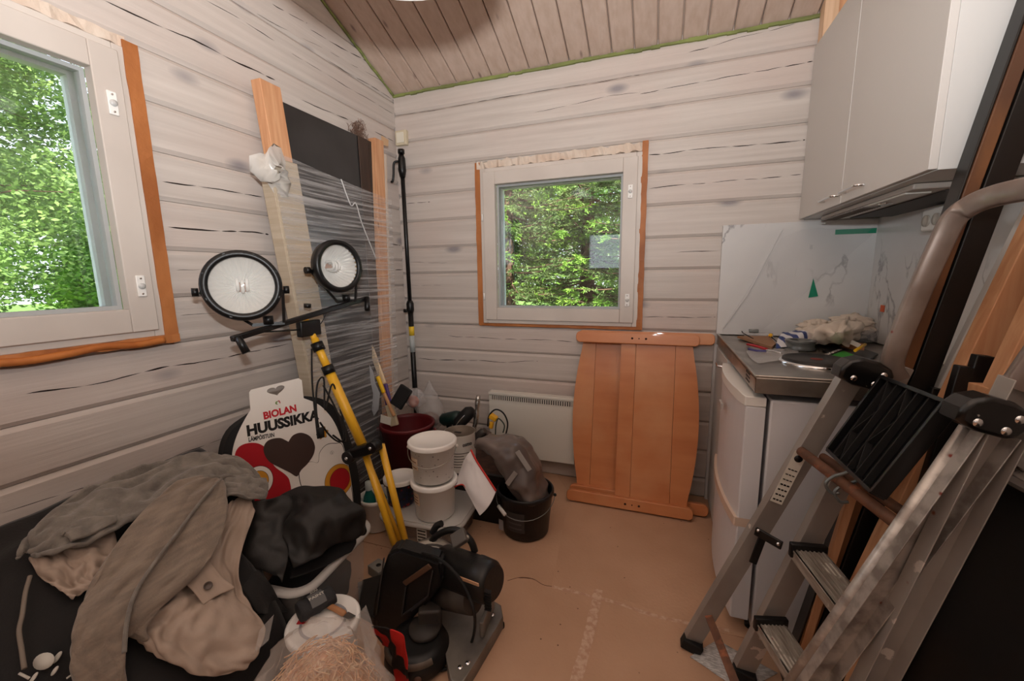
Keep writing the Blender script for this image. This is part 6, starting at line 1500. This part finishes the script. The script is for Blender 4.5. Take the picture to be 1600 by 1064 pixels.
MB().tube([m0_, m0_.lerp(m1_, .06), m0_.lerp(m1_, .68), m0_.lerp(m1_, .70), m0_.lerp(m1_, .92), m1_], [.058, .064, .064, .067, .064, .052], 28).build('motor', sawb, ms)
MB().tube([PY(690, 925, 1.10), PY(740, 936, 1.06)], [.05, .046], 22).build('gearbox', sawg, ms)
mb = MB()
for k in range(7): c = m1_.lerp(m0_, .10); mb.beam(c+V((.01, -.055, -.045+k*.010)), c+V((.03, -.05, -.050+k*.010)), .003, .012, V((0, -1, 0)))
mb.build('vent_slits', blackr, ms)['kind'] = 'stuff'
MB().beam(PY(716, 902, 1.005), PY(748, 914, .985), .010, .004, V((0, -1, 0)), bev=.001).build('spec_label', mat('label_tan', rgb(196, 154, 120), rough=.5), ms)
hd = [PY(u, v, 1.14) for u, v in ((664, 872), (672, 850), (684, 836), (704, 828), (722, 832), (736, 846), (742, 862))]
MB().tube(crom(hd, 5), .012, 10).build('handle', sawb, ms)
MB().beam(PY(707, 848, 1.10), PY(728, 834, 1.12), .05, .02, V((-.3, -.6, .7)), bev=.004).build('switch_plate', mat('switch_grey', rgb(86, 82, 78), rough=.5), ms)
MB().beam(PY(708, 855, 1.10), PY(732, 838, 1.12), .012, .012, V((-.3, -.6, .7)), bev=.003).build('switch_trim', mat('pale_rim', rgb(172, 164, 152), rough=.45), ms)
MB().tube(crom([PY(u, v, 1.15) for u, v in ((676, 832), (682, 822), (690, 818))], 4), .012, 8).build('cable_sleeve', blackr, ms)
cbp = [PY(660, 864, 1.03), PY(684, 872, .99), PY(712, 896, .97), PY(732, 930, .96), PY(742, 965, .95)]+[PZ(u, v, z) for u, v, z in ((738, 1000, .06), (722, 1030, .02), (700, 1044, .012), (670, 1050, .012), (640, 1046, .012))]
MB().tube(crom(cbp, 7), .0048, 8).build('power_cable', blackr, ms)
MB().lathe([(0, .001), (.012, .001), (.012, 0)], (tcn2.x+.055, tcn2.y-.088, .036), (.5, -.85, 0), 20).build('round_badge', mat('badge_brown', rgb(96, 70, 60), rough=.5), ms)

# ------------------------------------------------------------------ things on the worktop
ZT = .8985
tm = empty('paper_tape_roll', PZ(1255, 545, ZT), 'wide dark grey tape roll lying on the worktop by the hotplate', 'tape roll')
q = PZ(1253, 548, ZT); MB().lathe([(.036, 0), (.052, 0), (.054, .004), (.050, .012), (.050, .026), (.054, .034), (.052, .038), (.036, .038), (.036, 0)], q+V((0, .03, .001)), n=36).build('roll', mat('roll_grey', rgb(104, 108, 108), rough=.35, metal=.4), tm)
cln = empty('striped_cloth', PZ(1235, 528, ZT), 'blue and white striped packet lying behind the tape roll', 'packet')
spm = mat('blue_white_stripes', rgb(222, 222, 224), rough=.6); n_ = spm.node_tree
wv = n_.nodes.new('ShaderNodeTexWave'); wv.inputs['Scale'].default_value = 7; tcq = n_.nodes.new('ShaderNodeTexCoord'); cr_ = n_.nodes.new('ShaderNodeValToRGB'); cr_.color_ramp.interpolation = 'CONSTANT'
cr_.color_ramp.elements[0].color = (*rgb(38, 60, 122), 1); cr_.color_ramp.elements[1].position = .42; cr_.color_ramp.elements[1].color = (*rgb(222, 222, 226), 1)
n_.links.new(tcq.outputs['Object'], wv.inputs[0]); n_.links.new(wv.outputs['Color'], cr_.inputs[0]); n_.links.new(cr_.outputs[0], n_.nodes['Principled BSDF'].inputs['Base Color'])
def cz(rows, name, m, parent, **k):
    rows = [[(*q[:2], q[2]) for q in r_] for r_ in rows]
    return cloth([[q[:2] for q in r_] for r_ in rows], [[q[2] for q in r_] for r_ in rows], name, m, parent, plane='z', clampc=True, **k)
cz([[(1212, 545, .905), (1214, 530, .925), (1222, 518, .93)], [(1230, 542, .91), (1236, 524, .94), (1240, 516, .94)], [(1255, 538, .91), (1258, 520, .95), (1262, 514, .945)], [(1275, 535, .905), (1276, 524, .92), (1276, 516, .93)]], 'packet', spm, cln, th=.002, amp=.010, freq=14, seed=50, k=5)
wcl = empty('white_rag', PZ(1300, 520, ZT), 'heap of crumpled off-white cloth and paper against the splashback', 'rag')
offw = mat('off_white_cloth', rgb(226, 214, 200), rgb(212, 196, 180), sc=(8, 8, 8), rough=.85)
cz([[(1240, 532, .905), (1250, 512, .95), (1262, 498, .96), (1270, 490, .95)], [(1268, 538, .91), (1276, 512, .98), (1284, 488, .99), (1286, 482, .98)], [(1300, 540, .92), (1306, 514, 1.00), (1306, 488, 1.01), (1304, 480, 1.00)], [(1325, 540, .92), (1332, 515, .99), (1330, 496, 1.0), (1322, 484, 1.0)], [(1345, 528, .91), (1350, 512, .97), (1346, 500, .98), (1336, 492, .98)], [(1366, 530, .905), (1372, 512, .94), (1366, 500, .95), (1352, 494, .95)]],
    'cloth', offw, wcl, th=.003, amp=.034, freq=17, seed=60, k=9)
for (u, v, z, a, b, c_, sd_) in ((1262, 508, .955, .055, .035, .040, 3), (1312, 500, .965, .075, .035, .055, 4), (1338, 515, .945, .05, .04, .045, 6)):
    mb = MB(); q = PZ(u, v, z); q.y = min(q.y, 2.215); q.x = min(q.x, .80); mb.grid(bag_surface(q, a, b, c_, sd_, n=72, m=44, crease=.75), True, closed_v=True); mb.build('crumpled_cloth', offw, wcl)
MB().prism([(-.05, -.015), (.045, -.01), (.05, .045), (-.04, .05)], frame(PZ(1290, 487, 1.0)+V((0, .05, -.02)), (1, .1, 0), (0, .25, 1)), .002).build('card', mat('cream_card', rgb(222, 204, 186), rough=.6), wcl)
cb2 = empty('clear_wrapper', PZ(1360, 520, ZT), 'crinkled clear wrapper at the right end of the white cloth heap', 'wrapper')
q = PZ(1352, 520, .94); mb = MB(); mb.grid(bag_surface(q+V((0, 0, -.01)), .045, .04, .034, 71, crease=.5), True, closed_v=True); mb.build('wrapper', clearbag, cb2)
bk2 = empty('green_booklet', PZ(1320, 552, ZT), 'black booklet with a green corner and white lettering on the worktop', 'booklet')
q4 = [PZ(u, v, .902) for u, v in ((1284, 548), (1312, 534), (1372, 555), (1345, 572))]
mb = MB(); A = [mb.b.verts.new(p) for p in q4]; B = [mb.b.verts.new(p+V((0, 0, .006))) for p in q4]; mb._f(A[::-1]); mb._f(B)
for k in range(4): mb._f([A[k], A[(k+1) % 4], B[(k+1) % 4], B[k]])
mb.build('cover', mat('booklet_black', rgb(28, 28, 28), rough=.4), bk2)
q3 = [PZ(u, v, .9085) for u, v in ((1296, 556), (1318, 548), (1334, 554), (1324, 566), (1308, 563))]
mb = MB(); A = [mb.b.verts.new(p) for p in q3]; mb._f(A); mb.build('green_corner', mat('booklet_green', rgb(60, 160, 60), rough=.5), bk2, norm=False)
ta, tb_ = PZ(1289, 556, .9088), PZ(1316, 546, .9088); td = (tb_-ta); text_mesh('ALLIGATOR', frame(ta, td, V((-td.y, td.x, 0))), .016, whm, 'lettering', bk2, .0002, .0004, td.length)
ob = empty('manila_envelope', PZ(1320, 535, ZT), 'open brown envelope under the white cloth, pen on top', 'envelope')
cz([[(1282, 536, .902), (1290, 530, .91)], [(1320, 545, .905), (1328, 534, .93)], [(1350, 550, .904), (1352, 536, .925)]], 'paper', mat('manila', rgb(176, 120, 76), rough=.6), ob, th=.002, amp=.002, k=4)
MB().tube([PZ(1336, 548, .93), PZ(1352, 538, .935)], .005, 8).build('pen', mat('tool_yellow', rgb(240, 190, 30), rough=.4), ob)
MB().prism([(-.045, -.010), (.05, -.012), (.05, .004), (-.045, .012)], frame(PZ(1322, 530, .945), (.75, -.6, -.35), (0.4, .3, .8)), .001).build('paper_strip', whm, ob)
pe = empty('cardboard_box', PZ(1185, 532, ZT), 'flattened brown cardboard piece at the far left corner of the worktop', 'cardboard')
q4 = [PZ(u, v, .903) for u, v in ((1152, 528), (1202, 528), (1212, 540), (1206, 546))]
mb = MB(); A = [mb.b.verts.new(p) for p in q4]; B = [mb.b.verts.new(p+V((0, 0, .010))) for p in q4]; mb._f(A[::-1]); mb._f(B)
for k in range(4): mb._f([A[k], A[(k+1) % 4], B[(k+1) % 4], B[k]])
mb.build('card', mat('manila_dark', rgb(150, 112, 82), rough=.7), pe)
for (u0, v0, u1, v1, u2, v2, lab) in ((1161, 512, 1164, 520, 1177, 529, 'black lead with a yellow ball end, leftmost on the worktop'), (1204, 524, 1210, 528, 1216, 536, 'black lead with a yellow ball end beside the striped packet')):
    t = empty('ear_plug_cord', PZ(u0, v0, ZT), lab, 'ear plug')
    MB().ball(PZ(u0, v0, .93), .009, n=12, m=8).build('plug', mat('bright_yellow', rgb(232, 176, 40), rough=.4), t); MB().tube(crom([PZ(u0-2, v0+2, .925), PZ(u1-3, v1, .918), PZ(u2, v2, .914)], 6), .0022, 6).build('cord', blackr, t)
t = empty('blue_cord', PZ(1190, 515, ZT), 'dark blue bent cord behind the cardboard piece on the worktop', 'cord')
MB().tube(crom([PZ(1174, 510, .915), PZ(1178, 506, .93), PZ(1195, 507, .935), PZ(1214, 513, .92), PZ(1222, 516, .90)], 6), .0030, 6).build('cord', mat('navy_cord', rgb(40, 40, 90), rough=.5), t)
t = empty('pliers', PZ(1190, 545, ZT), 'small pliers with red and blue grips near the front of the worktop', 'pliers')
MB().tube(crom([PZ(1168, 538, .906), PZ(1182, 541, .910), PZ(1198, 546, .908)], 5), .0058, 8).build('grip', mat('grip_red', rgb(176, 36, 44), rough=.4), t)
MB().tube(crom([PZ(1170, 545, .906), PZ(1182, 548, .908), PZ(1197, 549, .908)], 5), .0052, 8).build('grip', mat('grip_blue', rgb(64, 60, 120), rough=.4), t)
MB().beam(PZ(1198, 547, .908), PZ(1222, 552, .906), .012, .007, V((0, 0, 1)), bev=.002).build('jaws', chrome, t)
t = empty('clear_packet', PZ(1195, 555, ZT), 'flat clear plastic packet with red and blue print lying by the pliers', 'packet')
cz([[(1165, 548, .9015), (1172, 560, .9015), (1185, 568, .9015)], [(1200, 545, .905), (1210, 556, .906), (1222, 564, .902)], [(1245, 545, .902), (1252, 555, .904), (1258, 562, .902)]], 'packet', clearbag, t, th=.001, amp=.006, freq=16, seed=80, k=5)
t = empty('clear_blister', V((.452, 2.235, ZT)), 'clear plastic blister tray with a grey insert at the back of the worktop', 'tray')
MB().box(V((.452, 2.235, .911)), (.12, .05, .02), Matrix.Rotation(-.2, 3, 'Z'), .006).build('tray', clearbag, t)
MB().tube([V((.41, 2.235, .93)), V((.45, 2.235, .93))], .009, 10).build('insert', mat('insert_grey', rgb(130, 134, 132), rough=.5), t)
